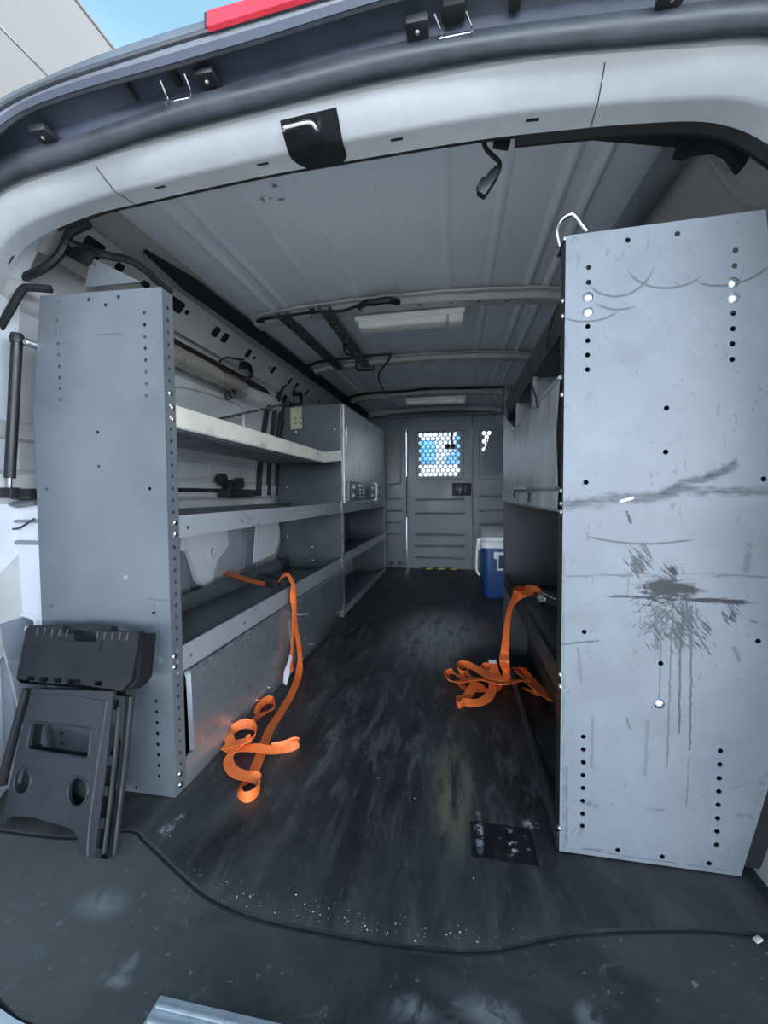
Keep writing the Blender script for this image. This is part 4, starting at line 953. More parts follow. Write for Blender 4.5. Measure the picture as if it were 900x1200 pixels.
# thin black cord on the right unit
t_ = MB().tube([at(620, 433, x=XR-.004), at(622, 447, x=XR-.004), at(626, 458, x=XR-.004), at(630, 477, x=XR-.012)], .0022, 6, 5)
t_.tube([at(641, 410, x=XR-.002), at(643, 392, x=XR-.004), at(648, 372, x=XR-.004), at(655, 356, x=XR-.004)], .0022, 6, 5)
t_.build('cord', 'black', label='thin black cord dangling down the front of the right shelving bay', cat='cord')
# ================================================================ COOLER
t = thing('cooler', 'blue picnic cooler with a white lid standing by the bulkhead behind the right shelving', 'cooler', (.36, 2.98, 0))
cx, cy, w, d = .345, 3.02, .375, .40
def rr_ring(cx, cy, w, d, r, z): return [V((x, y, z)) for x, y in rrect(cx-w/2, cx+w/2, cy-d/2, cy+d/2, r, 5)]
MB().loft([rr_ring(cx, cy, w*k, d*k, .05, z) for k, z in ((.84, .008), (.88, .014), (.90, .03), (.94, .18), (.985, .345), (.985, .352))], True, True).build('body', 'cooler_blue', t)
lid = MB().loft([rr_ring(cx, cy, w*k, d*k, .05, z) for k, z in ((1.0, .352), (1.02, .356), (1.02, .392), (1.0, .398), (.975, .402), (.985, .425), (.985, .428), (.86, .428))], True, True)
lid.build('collar', 'cooler_white', t)
# lid top slopes up towards the back
lo = MB().loft([[V((cx-w*.485, cy-d*.48, .422)), V((cx+w*.485, cy-d*.48, .422)), V((cx+w*.45, cy-d*.44, .432)), V((cx-w*.45, cy-d*.44, .432))], [V((cx-w*.485, cy+d*.48, .475)), V((cx+w*.485, cy+d*.48, .475)), V((cx+w*.45, cy+d*.40, .48)), V((cx-w*.45, cy+d*.40, .48))]], True, True)
lo.build('lid', 'cooler_white', t)
mb = MB(); ax = at(579.5, 650, y=2.815).x
mb.tube([V((ax, 2.812, .322)), V((ax+.20, 2.812, .322))], .011, 10); mb.tube([V((ax+.022, 2.80, .318)), V((ax+.022, 2.818, .212)), V((ax+.20, 2.818, .212))], .010, 10); mb.box(ax-.006, ax+.028, 2.80, 2.83, .285, .332, .005)
mb.build('front_latch', 'cooler_white', t)
mb = MB()
for z, dx in ((.355, -.196), (.335, -.20), (.385, -.208), (.40, -.206)): mb.lathe((cx+dx, cy-.05-(.05 if z > .36 else 0), z), (-1, 0, 0), [(.013, -.02), (.013, .004), (0, .006)], 12)
mb.tube([V((cx-.206, cy-.06, .37)), V((cx-.212, cy-.05, .25)), V((cx-.208, cy-.04, .17)), V((cx-.19, cy-.03, .14))], .009, 8, 4)
mb.build('side_handle', 'cooler_white', t)
# ================================================================ CEILING LAMPS, BRACKETS, WIRES
def lamp(lab, pts, y, hy, z):
    a, b = pts; t = thing('ceiling_lamp', lab, 'ceiling lamp', ((a+b)/2, y, z), 'roof lamps')
    MB().box(a, b, y-hy, y+hy, z, z+.022, .006).build('base', 'cooler_white', t)
    MB().box(a+.012, b-.07, y-hy+.008, y+hy-.008, z-.028, z+.004, .013, None, 3).build('cover', 'lens', t)
    MB().box(b-.068, b-.006, y-hy+.006, y+hy-.006, z-.032, z+.004, .009).build('switch_end', 'cooler_white', t)
p, q = at(418, 367, y=1.77), at(545, 357, y=1.77); lamp('long white ceiling lamp on the nearest roof bow', (p.x, q.x), 1.77, .045, 1.458)
p, q = at(475, 465, y=3.26), at(546, 459, y=3.26); lamp('white ceiling lamp on the far roof bow near the bulkhead', (p.x, q.x), 3.26, .045, 1.452)
for (pa, pb), lab in ((((331, 372), (398, 433)), 'dark slotted roof bracket bar nearer the left wall'), (((379, 363), (428, 430)), 'dark slotted roof bracket bar nearer the ceiling lamp')):
    a, b = at(*pa, z=1.455), at(*pb, z=1.455)
    t = thing('slotted_bracket', lab, 'bracket', (a.x, a.y, 1.46), 'roof brackets')
    Ld = (b-a); L = Ld.length; n = int(L/.045)
    hs = [rrect(.02+k*.045, .048+k*.045, -.006, .006, .005, 3) for k in range(n)]
    fr = frame(a, Ld, Ld.cross(V((0, 0, 1))))
    m_ = MB().plate([(0, -.021), (L, -.021), (L, .021), (0, .021)], hs, .003, fr)
    m_.build('slotted_web', 'slot', t)
    for s_ in (-1, 1):
        m_ = MB().plate([(0, -.010), (L, -.010), (L, .010), (0, .010)], [], .003, frame(a+V((0, 0, .010))+Ld.cross(V((0, 0, 1))).normalized()*.021*s_, Ld, (0, 0, 1))); m_.build('flange', 'slot', t)
def wire(name, lab, pts, r, m='black', cat='wire', sm=6, group=None):
    return MB().tube(pts, r, 7, sm).build(name, m, label=lab, cat=cat, group=group)
zc = lambda a, b, z=1.465: at(a, b, z=z)
wire('wiring_loom', 'black wire clipped along the near roof bow up to the lamp', [zc(292, 385), zc(305, 375), zc(335, 370), zc(365, 366), zc(385, 365), zc(402, 364), zc(417, 359), zc(425, 356), zc(440, 357), zc(452, 353), zc(466, 355)], .006, cat='wire')
wire('wiring_loom', 'thick black cable bundle taped above the near lamp', [zc(421, 360, 1.46), zc(428, 355, 1.455), zc(440, 354, 1.45), zc(455, 352, 1.45), zc(467, 354, 1.455)], .013)
wire('wiring_loom', 'black wire running along the second roof bow', [zc(358, 432), zc(370, 425), zc(395, 421), zc(415, 419), zc(440, 416), zc(458, 415)], .007)
wire('wiring_loom', 'black wire loop hanging down from the second bow to the third', [zc(458, 416), zc(454, 424), zc(445, 436), zc(444, 444), zc(448, 455), zc(452, 462)], .006)
wire('wiring_loom', 'bent black wire hooked below the slotted bracket', [zc(400, 388), zc(403, 404), zc(405, 414), zc(416, 418), zc(418, 432), zc(423, 434), zc(438, 433), zc(438, 430)], .006, sm=3)
wire('wiring_loom', 'black wire running along the third roof bow', [zc(408, 466), zc(430, 461), zc(470, 459), zc(500, 456), zc(540, 455), zc(600, 453)], .009)
for px_, py_ in ((366, 366), (307, 377)):
    p = zc(px_, py_, 1.462); MB().box(-.012, .012, -.01, .01, -.006, .012, .003, Matrix.Translation(p)).build('cable_clip', 'black', label='black clip holding the near bow wire '+('beside the slotted brackets' if px_ > 340 else 'at the left end'), cat='clip')
# left rail wires and straps
wl = lambda a, b, x=-.985: at(a, b, x=x)
wire('cable', 'thin black cable looping under the left roof rail', [wl(310, 412), wl(296, 420), wl(280, 421), wl(265, 419), wl(258, 424), wl(260, 432), wl(268, 440)], .004)
wire('hook', 'black wire hook hanging beside the upper left wall seal', [wl(269, 446, -1.02), wl(270, 455, -1.02), wl(264, 462, -1.02), wl(266, 468, -1.02), wl(271, 466, -1.02), wl(268, 459, -1.02)], .004, cat='hook')
MB().ribbon([(wl(281, 427), V((0, 1, 0))), (wl(292, 430, -.98), V((0, 1, 0))), (wl(294, 440, -.98), V((0, 1, .3))), (wl(284, 446, -1.0), V((0, 1, .3))), (wl(276, 452, -1.0), V((0, 1, 0))), (wl(274, 461, -1.0), V((0, 1, 0)))], .035, .004).build('webbing_strap', 'black', label='short black strap hanging from the left roof rail in front of the wall seal', cat='strap')
MB().ribbon([(wl(343, 460), V((0, 1, 0))), (wl(352, 462, -.98), V((0, 1, 0))), (wl(352, 472, -.98), V((0, 1, .3))), (wl(340, 474, -1.0), V((0, 1, .3)))], .04, .004).build('webbing_strap', 'black', label='short black strap above the divider top near the locker', cat='strap')
wire('cable', 'black cable dropping from the roof rail above the divider panel', [wl(347, 441), wl(344, 447), wl(334, 452), wl(329, 460), wl(327, 470)], .007)
wire('cable', 'thick black harness along the rear left corner of the roof', [at(a, b, y=.86+.004*i) for i, (a, b) in enumerate(((4, 334), (20, 328), (50, 315), (70, 298), (78, 282), (84, 272), (105, 262)))], .010)
wire('cable', 'thick black harness running from the corner to the left roof edge', [at(80, 284, y=.88), at(100, 291, y=.90), at(125, 299, y=.92), at(150, 304, y=.95), at(170, 316, y=.98), at(185, 330, y=1.02), at(200, 342, y=1.06)], .010)
pl = [at(a, b, y=.89) for a, b in ((78, 284), (110, 297), (104, 309), (99, 311), (76, 299))]
MB().plate([(p.x, p.z) for p in pl], [], .012, XZ(.89)).build('harness_cover', 'black', label='flat black harness cover above the left shelving panel', cat='cover')
pl = [at(a, b, y=.90) for a, b in ((108, 302), (166, 331), (100, 337))]
MB().plate([(p.x, p.z) for p in pl], [(pl[0].x+.008, pl[0].z-.02, .004)], .004, XZ(.90)).build('corner_bracket', 'flange', label='small grey triangular corner plate above the left shelving panel', cat='bracket')
# right rear corner, seen over the right panel
pr = [at(a, b, y=.90) for a, b in ((655, 148), (800, 140), (900, 150), (900, 180), (880, 178), (868, 200), (864, 200), (852, 182), (838, 176), (815, 178), (802, 184), (790, 182), (795, 168), (700, 160))]
MB().plate([(p.x, p.z) for p in pr], [], .02, XZ(.90)).build('headliner_foam', 'foam', label='black foam strip hanging behind the top right of the white header', cat='foam strip')
mb = MB()
pr = [at(a, b, y=1.0) for a, b in ((818, 172), (900, 178), (905, 250), (870, 240), (852, 216))]
mb.plate([(p.x, p.z) for p in pr], [(lambda q: (q.x, q.z, .006))(at(842, 184, y=1.0)), (lambda q: (q.x, q.z, .010))(at(853, 198, y=1.0))], .01, XZ(1.0)); mb.build('trim_corner_gusset', 'wall', kind='structure')
# hanging connector
t = thing('connector', 'black wire connector dangling from the white header', 'connector', at(575, 190, y=.86))
MB().tube([at(a, b, y=.86) for a, b in ((566, 165), (570, 175), (578, 183), (585, 190), (585, 198), (582, 205))], .0045, 8, 5).build('cable', 'black', t)
MB().tube([at(a, b, y=.862) for a, b in ((584, 186), (585.5, 192), (583, 203))], .0022, 6, 4).build('bare_wire', 'tray_warm', t)
c = at(572, 215, y=.86); Mx = Matrix.Translation(c) @ Matrix.Rotation(.62, 4, 'Y')
MB().box(-.010, .010, -.009, .009, -.026, .022, .003, Mx).box(-.016, .0, -.007, .007, -.020, .004, .003, Mx).box(-.007, .007, -.006, .006, .02, .032, .002, Mx).build('plug', 'black', t)
c = at(589, 168, y=.86); MB().box(-.018, .014, -.008, .008, -.008, .010, .003, Matrix.Translation(c) @ Matrix.Rotation(.3, 4, 'Y')).build('retainer', 'black', t)
# scuff of dirt on the roof is paint damage: small dark flakes
# gas strut at far left
t = thing('gas_strut', 'black gas strut on the white pillar left of the shelving panel', 'gas strut', at(15, 490, y=.82))
a, b = at(20, 398, y=.82), at(11.5, 560, y=.82)
MB().tube([a, b], .0115, 16).build('cylinder', 'black', t)
MB().tube([b, at(11, 574, y=.82)], .005, 10).build('rod', 'chrome', t)
MB().lathe(at(20, 396, y=.82), (0, 0, 1), [(.014, -.012), (.015, 0), (.012, .010), (0, .014)], 14).build('end_cap', 'black', t)
MB().lathe(at(31, 401, y=.815), (0, -1, 0), [(.009, -.03), (.009, .0), (.006, .004), (0, .005)], 14).build('ball_joint', 'chrome', t)
MB().box(-.02, .02, -.014, .014, -.014, .012, .004, Matrix.Translation(at(11, 577, y=.82))).build('end_eye', 'black', t)
MB().tube([at(-6, 579, y=.84), at(40, 579, y=.84)], .014, 10).build('strut_bar', 'black', t)
wire('cable', 'thin black cable drooping on the pillar below the gas strut', [at(a, b, y=.848) for a, b in ((-4, 617), (8, 619.5), (22, 619), (32, 613), (40, 608))], .0025)
# diagonal rod and latch block in the left window
t = thing('tension_rod', 'thin steel rod running up diagonally behind the top tray to the divider', 'rod', at(300, 481, x=-1.0))
MB().tube([at(244, 494, x=-1.0), at(336, 473, x=-1.0)], .006, 10).build('rod', 'cardrod', t)
MB().box(-.025, .025, -.025, .05, -.016, .016, .005, Matrix.Translation(at(336, 474, x=-1.0))).build('end_bracket', 'black', t)
MB().bolt(at(341, 481, x=-.985), (1, -.5, 0), .012).build('bolt', 'chrome', t)
t = thing('latch', 'black window latch mechanism behind the middle tray', 'latch', at(274, 575, x=-1.03))
A = lambda a, b, x=-1.03: at(a, b, x=x)
p = A(274, 579); MB().box(-.03, .03, -.09, .13, -.018, .02, .006, Matrix.Translation(p)).build('base', 'black', t)
MB().tube([A(259, 562), A(264, 566), A(272, 570), A(280, 575)], .02, 10, 3).build('lever', 'black', t)
mb = MB().lathe(A(260, 561, -1.02), (1, -.3, 0), [(.024, -.015), (.024, .012), (.016, .016), (0, .016)], 14); mb.build('knob', 'black', t)
p = A(272, 568); MB().box(-.02, .025, -.05, .07, -.03, .02, .005, Matrix.Translation(p) @ Matrix.Rotation(.25, 4, 'X')).build('housing', 'black', t)
p = A(289, 577); MB().box(-.02, .02, -.05, .06, -.02, .012, .005, Matrix.Translation(p)).build('catch', 'black', t)
# white plastic sheet behind the divider
pts = [at(a, b, x=-1.03) for a, b in ((300, 613), (324, 610), (328, 620), (327, 634), (322, 648), (308, 655), (297, 660), (298, 640))]
MB().plate([(p.y, p.z) for p in pts], [], .004, YZ(-1.03)).build('plastic_sheet', 'sheet', label='white plastic sheet standing against the wall behind the lower tray', cat='sheet')
# ================================================================ FOLDING STOOL
P0 = V((-.706, .672, .0)); P1 = V((-.972, .706, .0))
U = (P0-P1).normalized(); hp_ = V((-U.y, U.x, 0)); th_ = math.radians(14.5)
if hp_.y < 0: hp_ = -hp_
Wv = (hp_*math.sin(th_)+V((0, 0, 1))*math.cos(th_)).normalized(); Nn = U.cross(Wv)   # faces the viewer
O = P1.copy()
def uv(px_, py_, off=0):
    p = onplane(px_, py_, O+Nn*off, Nn)-O; return (p.dot(U), p.dot(Wv))
FR = lambda off: frame(O+Nn*off, U, Wv)
cr_ = lambda L: [(a/3.75, b/3.75+700) for a, b in L]
t = thing('folding_stool', 'dark grey folded plastic step stool leaning against the left shelving panel', 'stool', (-.84, .70, 0))
lo = [uv(*p) for p in cr_([(105, 395), (60, 560), (20, 720), (-8, 830), (-18, 1010), (25, 1010), (40, 975), (60, 958), (150, 962), (300, 1005), (335, 1025), (352, 1060), (372, 1120), (388, 1165), (418, 1168), (445, 960), (475, 740), (506, 412)])]
lo = [(max(a, -.012), max(b, .004)) for a, b in lo]
win = [uv(*p) for p in cr_([(160, 547), (395, 572), (407, 584), (400, 690), (388, 704), (140, 668), (129, 655), (145, 560)])]
c1 = uv(*cr_([(107, 805)])[0]); c2 = uv(*cr_([(350, 850)])[0])
fl_ = MB().plate(lo, [win, circ(*c1, .026, 20), circ(*c2, .028, 20)], .008, FR(0)).build('front_leg', 'stool', t)
mb = MB()
# raised rims on the leg panel
for L in (win, circ(*c1, .026, 20), circ(*c2, .028, 20)):
    mb.tube([FR(.004) @ V((a, b, 0)) for a, b in L+L[:1]], .0028, 6)
e = [uv(*p) for p in cr_([(478, 450), (440, 700), (400, 1000), (392, 1150)])]; mb.tube([FR(.004) @ V((a, b, 0)) for a, b in e], .0035, 6, 4)
e = [uv(*p) for p in cr_([(135, 430), (300, 428), (470, 455)])]; mb.tube([FR(.003) @ V((a, b, 0)) for a, b in e], .002, 6, 4)
mb.build('rim', 'stool', fl_)
# rear leg panel folded flat behind
lb = [(a*1.0+.004, b) for a, b in lo]
MB().plate(lb, [win], .006, FR(-.020)).build('rear_leg', 'stool_black', t)
# notched edge strip on the right
ed_ = [uv(*p) for p in cr_([(505, 430), (555, 436), (540, 640), (515, 860), (490, 1060), (475, 1150), (440, 1172), (418, 1166), (445, 960), (475, 740)])]
nt = []
for yy, xl_, xr_ in ((470, 500, 528), (585, 486, 515), (715, 472, 500), (848, 455, 482), (990, 437, 466), (1122, 424, 450)):
    nt.append([uv(*p) for p in cr_([(xl_+4, yy-22), (xr_-2, yy-20), (xr_-5, yy+24), (xl_+1, yy+22)])])
MB().plate([(a, max(b, .004)) for a, b in ed_], nt, .016, FR(-.006)).build('edge_strip', 'stool_black', t)
mb = MB(); e = [uv(*p) for p in cr_([(560, 440), (535, 700), (500, 1000), (482, 1150)])]; mb.tube([FR(-.010) @ V((a, max(b, .01), 0)) for a, b in e], .006, 8, 4)
e = [uv(*p) for p in cr_([(530, 480), (500, 800), (462, 1120)])]; mb.tube([FR(.002) @ V((a, max(b, .01), 0)) for a, b in e], .005, 8, 4); mb.build('edge_bar', 'stool_black', t)
e = [uv(*p) for p in cr_([(108, 405), (60, 570), (20, 720), (-5, 830)])]
MB().tube([FR(-.006) @ V((a, b, 0)) for a, b in e], .009, 8, 4).build('edge_bar', 'stool_black', t)
# folded platform on top
po = [uv(*p, .012) for p in cr_([(155, 122), (300, 127), (305, 155), (345, 158), (352, 190), (445, 194), (455, 148), (620, 150), (632, 165), (600, 360), (575, 385), (555, 408), (480, 402), (115, 372), (96, 352), (118, 250), (140, 135)])]
sl_ = []
for k in range(6):
    x = 150+k*59; y = 350+k*4.2; sl_.append([uv(*p, .012) for p in cr_([(x-8, y-9), (x+26, y-7), (x+24, y+13), (x-10, y+11)])])
pf_ = MB().plate(po, sl_, .020, FR(.014)).build('platform', 'stool_black', t)
mb = MB()
for j in range(7):
    for k in range(26):
        x = 145+k*17+(8 if j % 2 else 0)-j*3; y = 190+j*21+k*1.3
        if 240 < x < 450 and y < 255 or x > 575-j*3: continue
        u_, v_ = uv(*cr_([(x, y)])[0], .024); p = FR(.024) @ V((u_, v_, 0))
        bmesh.ops.create_icosphere(mb.bm, subdivisions=1, radius=.0022, matrix=Matrix.Translation(p))
o_ = mb.build('grip_dots', 'stool_black', pf_); o_['kind'] = 'stuff'
gp = [uv(*p, .024) for p in cr_([(245, 190), (445, 196), (438, 242), (244, 230)])]
MB().plate(gp, [], .004, FR(.0245)).build('grip_pad', 'stool_black', pf_)
mb = MB()
for k in list(range(5))+list(range(8, 13)):
    x = 170+k*33; y = 150+k*1.9; a = uv(*cr_([(x-4, y-16)])[0], .024); b = uv(*cr_([(x-10, y+16)])[0], .024)
    mb.tube([FR(.024) @ V((*a, 0)), FR(.024) @ V((*b, 0))], .0022, 6)
mb.build('ridge', 'stool', pf_)
hd = [uv(*p, .006) for p in cr_([(300, 190), (306, 140), (325, 122), (345, 118), (470, 124), (498, 128), (500, 150), (470, 152), (455, 150), (340, 142), (336, 190)])]
MB().plate(hd, [], .018, FR(.004)).build('carry_handle', 'stool_black', pf_)
sp_ = [uv(*p, .012) for p in cr_([(632, 160), (612, 352), (592, 386), (562, 410), (588, 360), (608, 170)])]
MB().plate(sp_, [], .034, FR(-.004)).build('platform_side', 'stool_black', pf_)
# ================================================================ ORANGE STRAPS
def strap_pts(L):
    """(px, py, height, k[, x plane]) -> points with width direction; k=0 flat, 1 on edge"""
    P = []
    for q in L:
        if len(q) == 5 and q[4] is not None: P.append(at(q[0], q[1], x=q[4]))
        else: P.append(at(q[0], q[1], z=q[2]))
    out = []
    for i, p in enumerate(P):
        tg_ = (P[min(i+1, len(P)-1)]-P[max(i-1, 0)])
        h = V((tg_.y, -tg_.x, 0)); h = h.normalized() if h.length > 1e-6 else V((1, 0, 0))
        if i and h.dot(prev) < 0: h = -h
        prev = h
        k = L[i][3]
        d = h*(1-abs(k))+V((0, 0, 1))*k
        out.append((p, d))
    return out
def hang_pts(L, wd=V((0, 1, 0))):
    return [(at(a, b, x=x), wd) for a, b, x in L]
t = thing('ratchet_strap', 'orange ratchet strap draped over the left lower tray and piled on the floor', 'strap', at(300, 880, z=0), 'orange ratchet straps')
yv = V((0, 1, 0)); xv = V((1, 0, 0))
mb = MB()
# across the tray to the buckle
A_ = [at(264, 670.5, z=.362), at(278, 675.5, z=.366), at(292, 680, z=.37), at(305, 683, z=.372), at(318, 686, z=.375)]
mb.ribbon([(p, V((.15, 1, .25))) for p in A_], .027)
# from the buckle over the lip and down the front
mb.ribbon([(at(327, 683, x=-.665), V((0, 1, .3))), (at(331, 676, x=-.655), V((0, 1, .1))), (at(337, 674.5, x=-.645), V((0, 1, 0))), (at(342, 681, x=-.636), V((0, 1, 0))), (at(345, 690, x=-.634), V((0, 1, 0))), (at(346, 702, x=-.633), V((0, 1, 0))), (at(346, 718, x=-.632), V((0, 1, .1))), (at(347, 738, x=-.630), V((.1, 1, .1))), (at(350, 755, x=-.628), V((.2, 1, 0))), (at(351.5, 775, x=-.630), V((.3, 1, 0))),
           (at(349.5, 792, z=.016), V((.7, 1, 0))), (at(344, 808, z=.011), V((1, .5, 0))), (at(337, 822, z=.0085), V((1, .3, 0))), (at(327, 838, z=.010), V((1, .25, 0))), (at(318, 852, z=.009), V((1, .2, 0))), (at(311, 868, z=.009), V((1, .15, 0))), (at(304, 888, z=.011), V((1, .15, 0))), (at(296, 907, z=.009), V((1, .2, 0))), (at(286, 920, z=.010), V((1, .2, .4))),
           (at(281, 928, z=.016), V((.5, 0, 1))), (at(286, 934, z=.018), V((.1, 0, 1))), (at(294, 933, z=.018), V((0, .1, 1))), (at(302, 926, z=.018), V((0, .1, 1))), (at(304.5, 917, z=.020), V((0, .2, 1))), (at(300, 911.5, z=.024), V((.2, .6, .7))), (at(291, 909.5, z=.026), V((0, 1, .3))), (at(280, 907, z=.022), V((.2, 1, .3))), (at(271, 901, z=.018), V((.7, .6, .3))), (at(267.5, 891, z=.016), V((1, .2, .4))), (at(272, 882, z=.022), V((1, -.4, .3))), (at(282, 873, z=.032), V((.7, -.7, .3))),
           (at(294, 866, z=.038), V((.5, -.6, .7))), (at(300, 858, z=.040), V((.3, -.2, 1))), (at(297, 850, z=.042), V((0, .2, 1))), (at(287, 848, z=.042), V((0, .4, 1))), (at(277, 852, z=.038), V((.2, .6, .8))), (at(268, 860, z=.03), V((.6, .6, .6))), (at(270, 872, z=.024), V((.8, .6, .2))), (at(262, 880, z=.020), V((.6, .8, .1)))], .027, .0016, 6)
# twisted second strand hanging beside it, with the tail
mb.ribbon([(at(343.5, 684, x=-.630), V((0, 1, 0))), (at(343, 700, x=-.629), V((.6, 1, 0))), (at(344.5, 715, x=-.628), V((.2, 1, 0))), (at(343.5, 735, x=-.627), V((0, 1, 0))), (at(342.5, 760, x=-.626), V((0, 1, 0))), (at(341.5, 775, x=-.625), V((0, 1, 0))), (at(342, 788, x=-.624), V((0, 1, 0)))], .023)
# bow-shaped loops of the bundle
mb.ribbon([(at(283, 850, z=.03), V((.8, -.6, .2))), (at(292, 848, z=.030), V((.7, -.7, .2))), (at(301, 840, z=.026), V((.6, -.8, .2))), (at(312, 834, z=.020), V((.5, -.8, .3))), (at(321, 828.5, z=.016), V((.3, -.5, .8))), (at(320.5, 821.5, z=.018), V((0, 0, 1))), (at(314, 820, z=.022), V((0, .3, 1))), (at(307, 824, z=.024), V((-.2, .4, .9))), (at(302, 831, z=.024), V((-.5, .4, .8))), (at(301, 838, z=.022), V((-.8, .4, .6)))], .026, .0016, 6)
mb.ribbon([(at(262, 874, z=.016), V((.3, 1, .3))), (at(276, 871, z=.030), V((.2, 1, .3))), (at(288, 868, z=.042), V((.2, 1, .3))), (at(294, 864, z=.044), V((.2, 1, .6)))], .024, .0016, 6)
mb.ribbon([(at(270, 880, z=.018), V((.4, 1, .1))), (at(285, 877, z=.022), V((.2, 1, .1))), (at(300, 876.5, z=.024), V((0, 1, .4))), (at(315, 878.5, z=.022), V((0, 1, .4))), (at(331, 877, z=.016), V((.1, 1, .6))), (at(344, 874.5, z=.016), V((.1, .6, 1))), (at(350, 871, z=.018), V((0, 0, 1))), (at(345, 869, z=.022), V((0, .2, 1))), (at(333, 873.5, z=.020), V((0, .3, 1))), (at(318, 876.5, z=.020), V((0, .6, 1)))], .026, .0016, 6)
mb.build('webbing', 'orange', t)
mb = MB().ribbon([(at(341, 768, x=-.620), yv), (at(338.5, 779, x=-.618), yv), (at(336, 789, x=-.616), V((.2, 1, .2))), (at(334, 802, x=-.612), yv)], .027, .001); mb.build('fabric_label', 'tag', t, label='white fabric label')
# cam/ratchet buckle
bk = at(322, 683, x=-.675)
Mx = Matrix.Translation(bk) @ Matrix.Rotation(-.25, 4, 'Z') @ Matrix.Rotation(.12, 4, 'Y')
bo = MB().box(-.028, .024, -.022, -.015, -.016, .016, .004, Mx).box(-.028, .024, .015, .022, -.016, .016, .004, Mx).box(-.05, .012, -.021, .021, .010, .021, .004, Mx).build('buckle', 'black', t, label='black buckle')
MB().tube([Mx @ V((-.02, -.024, -.004)), Mx @ V((-.02, .024, -.004))], .006, 10).tube([Mx @ V((.014, -.024, -.002)), Mx @ V((.014, .024, -.002))], .006, 10).build('buckle_pin', 'black', bo)
MB().box(-.075, -.045, -.018, .018, .012, .024, .005, Mx).build('buckle_lever', 'black', bo)
# right strap
t = thing('ratchet_strap', 'orange ratchet strap hanging over the right lower tray with a tangled pile on the floor', 'strap', at(570, 800, z=0), 'orange ratchet straps')
mb = MB()
mb.ribbon([(at(637, 699.5, z=.385), V((.3, 1, 0))), (at(628, 694.5, z=.392), V((.2, 1, 0))), (at(618, 695, x=.225), V((0, 1, .1))), (at(608.5, 698.5, x=.196), V((0, 1, .3))), (at(601, 706, x=.188), V((0, 1, .5))), (at(597, 717, x=.186), V((-.2, 1, .3))), (at(594.5, 732, x=.185), V((-.4, 1, .1))), (at(593, 750, x=.182), V((-.6, .9, 0))), (at(591.5, 765, x=.178), V((-.8, .7, 0))), (at(591, 776, x=.172), V((-1, .4, 0))), (at(593, 786, z=.03), V((-1, .2, .3)))], .036, .0018, 6)
mb.ribbon([(at(636, 697, z=.40), V((.3, 1, .3))), (at(626, 691.5, z=.405), V((.3, 1, .3))), (at(614, 690, x=.24), V((0, 1, .2))), (at(606, 693, x=.198), V((0, 1, .3))), (at(600.5, 702, x=.192), V((0, 1, .6)))], .03, .0018, 6)
fs = lambda L: mb.ribbon(strap_pts(L), .030, .0018, 6)
fs([(592, 784, .02, .2), (600, 783, .03, .3), (613, 784, .035, .3), (621, 790, .036, .5), (624, 797, .03, .8), (618, 799, .03, .6), (611, 792, .034, .3), (603, 784, .03, .2)])
fs([(612, 782, .034, .1), (618, 790, .034, .1), (626, 799, .036, .1), (634, 808, .040, .1), (644, 815, .044, .2), (654, 821, .048, .3)])
fs([(524, 789, .03, .6), (523, 794, .028, .6), (530, 798, .028, .3), (541, 798.5, .03, .1), (553, 796, .032, .1), (566, 796, .034, .1), (578, 799, .036, .1), (590, 801, .038, .1), (601, 799, .042, .1), (612, 797.5, .044, .2), (620, 801, .046, .3), (628, 808, .046, .3), (638, 816, .048, .3), (650, 822, .050, .3), (655, 820, .052, .7)])
fs([(523, 789, .03, .8), (529, 786.5, .034, .7), (535, 790, .03, .3), (545, 795, .026, .1), (556, 800, .02, 0), (566, 806, .014, 0)])
fs([(592, 795, .03, .1), (583, 795, .03, .1), (572, 792, .03, .1), (563, 786.5, .03, .2), (553, 781, .032, .3), (545, 778.5, .034, .5), (538, 780, .034, .8), (537, 785.5, .03, .8), (543, 789, .026, .6), (549, 787, .026, .7), (551, 792, .024, .4), (556, 795, .02, .2)])
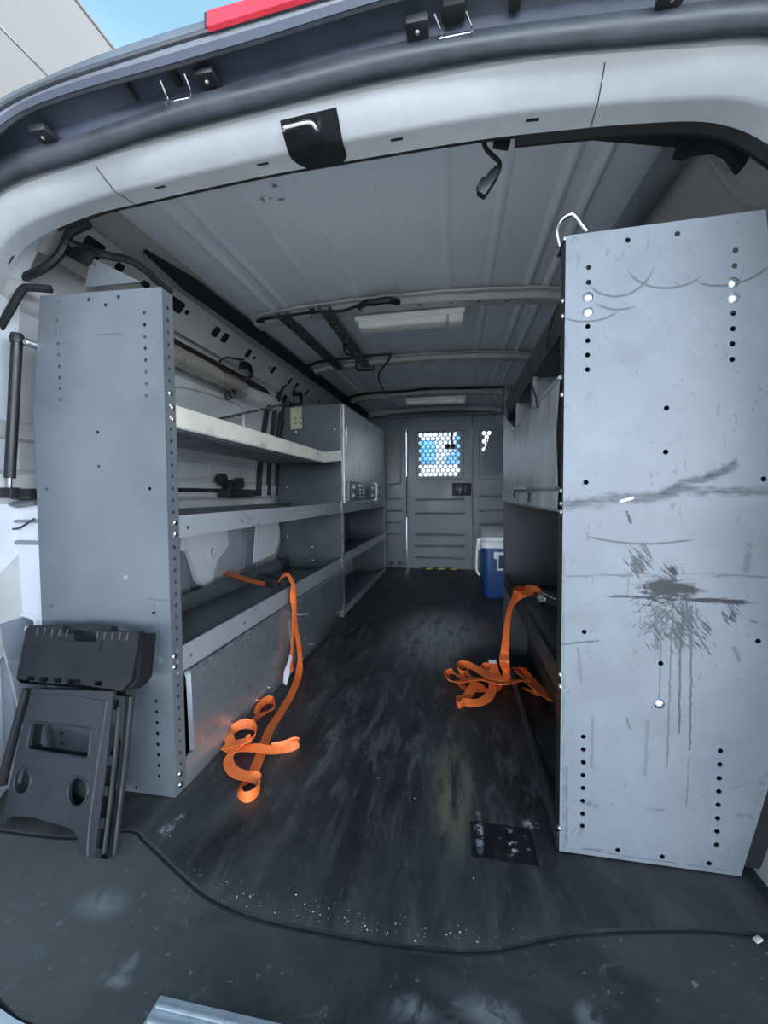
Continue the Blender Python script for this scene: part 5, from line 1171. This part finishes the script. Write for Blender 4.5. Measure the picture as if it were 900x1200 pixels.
fs([(540, 801.5, .010, .2), (546, 807, .008, .1), (556, 808.5, .008, 0), (568, 808.5, .010, 0), (580, 809.5, .010, .2), (586, 806, .012, .5), (584, 801, .016, .4)])
fs([(558, 799, .022, .3), (554, 806, .020, .3), (549, 814, .014, .4), (543, 820, .010, .6), (536, 821, .014, .9), (535.5, 824, .014, .9), (539, 828, .012, .9), (545, 823.5, .014, .5), (555, 824, .012, .3), (565, 822, .012, .3), (573, 816, .014, .3), (577, 808, .018, .3), (578, 801, .024, .2)])
fs([(562, 783, .026, .6), (567, 780.5, .028, .8), (574, 781, .03, .8), (579, 785, .03, .6), (575, 789, .026, .4), (566, 788, .022, .3)])
fs([(578, 777, .05, .1), (580, 785, .036, .1), (584, 792, .024, .1), (590, 794, .022, .1)])
fs([(616, 806, .012, .2), (622, 811, .014, .3), (629, 810, .02, .6), (626, 804, .03, .5)])
fs([(592, 778, .06, .1), (594, 786, .04, .1), (593, 794, .026, .1), (586, 798, .022, .2)])
mb.build('webbing', 'orange', t)
mb = MB().ribbon([(p, d) for p, d in strap_pts([(576.5, 773.5, .058, .1), (578, 777, .0515, .1)])], .032, .0024, 3); mb.build('webbing_end', 'tag', t, label='white sealed webbing end')
c = at(645, 704, z=.392)
Mx = Matrix.Translation(c) @ Matrix.Rotation(-.95, 4, 'Z') @ Matrix.Rotation(.18, 4, 'Y')
bo = MB().box(-.05, .055, -.022, -.017, -.010, .012, .004, Mx).box(-.05, .055, .017, .022, -.010, .012, .004, Mx).box(-.02, .06, -.018, .018, .008, .016, .004, Mx).build('ratchet', 'black', t)
MB().lathe(Mx @ V((-.012, -.022, 0)), Mx.to_3x3() @ V((0, -1, 0)), [(.017, -.002), (.017, .004), (.012, .005), (.012, .007), (.005, .008), (0, .008)], 18).build('ratchet_wheel', 'chrome', bo, label='round silver ratchet wheel')
MB().box(-.035, .03, -.014, .014, .015, .021, .002, Mx).build('ratchet_lever', 'chrome', bo)
MB().tube([Mx @ V((.055, -.024, 0)), Mx @ V((.055, .024, 0))], .006, 10).build('ratchet_pin', 'chrome', bo)
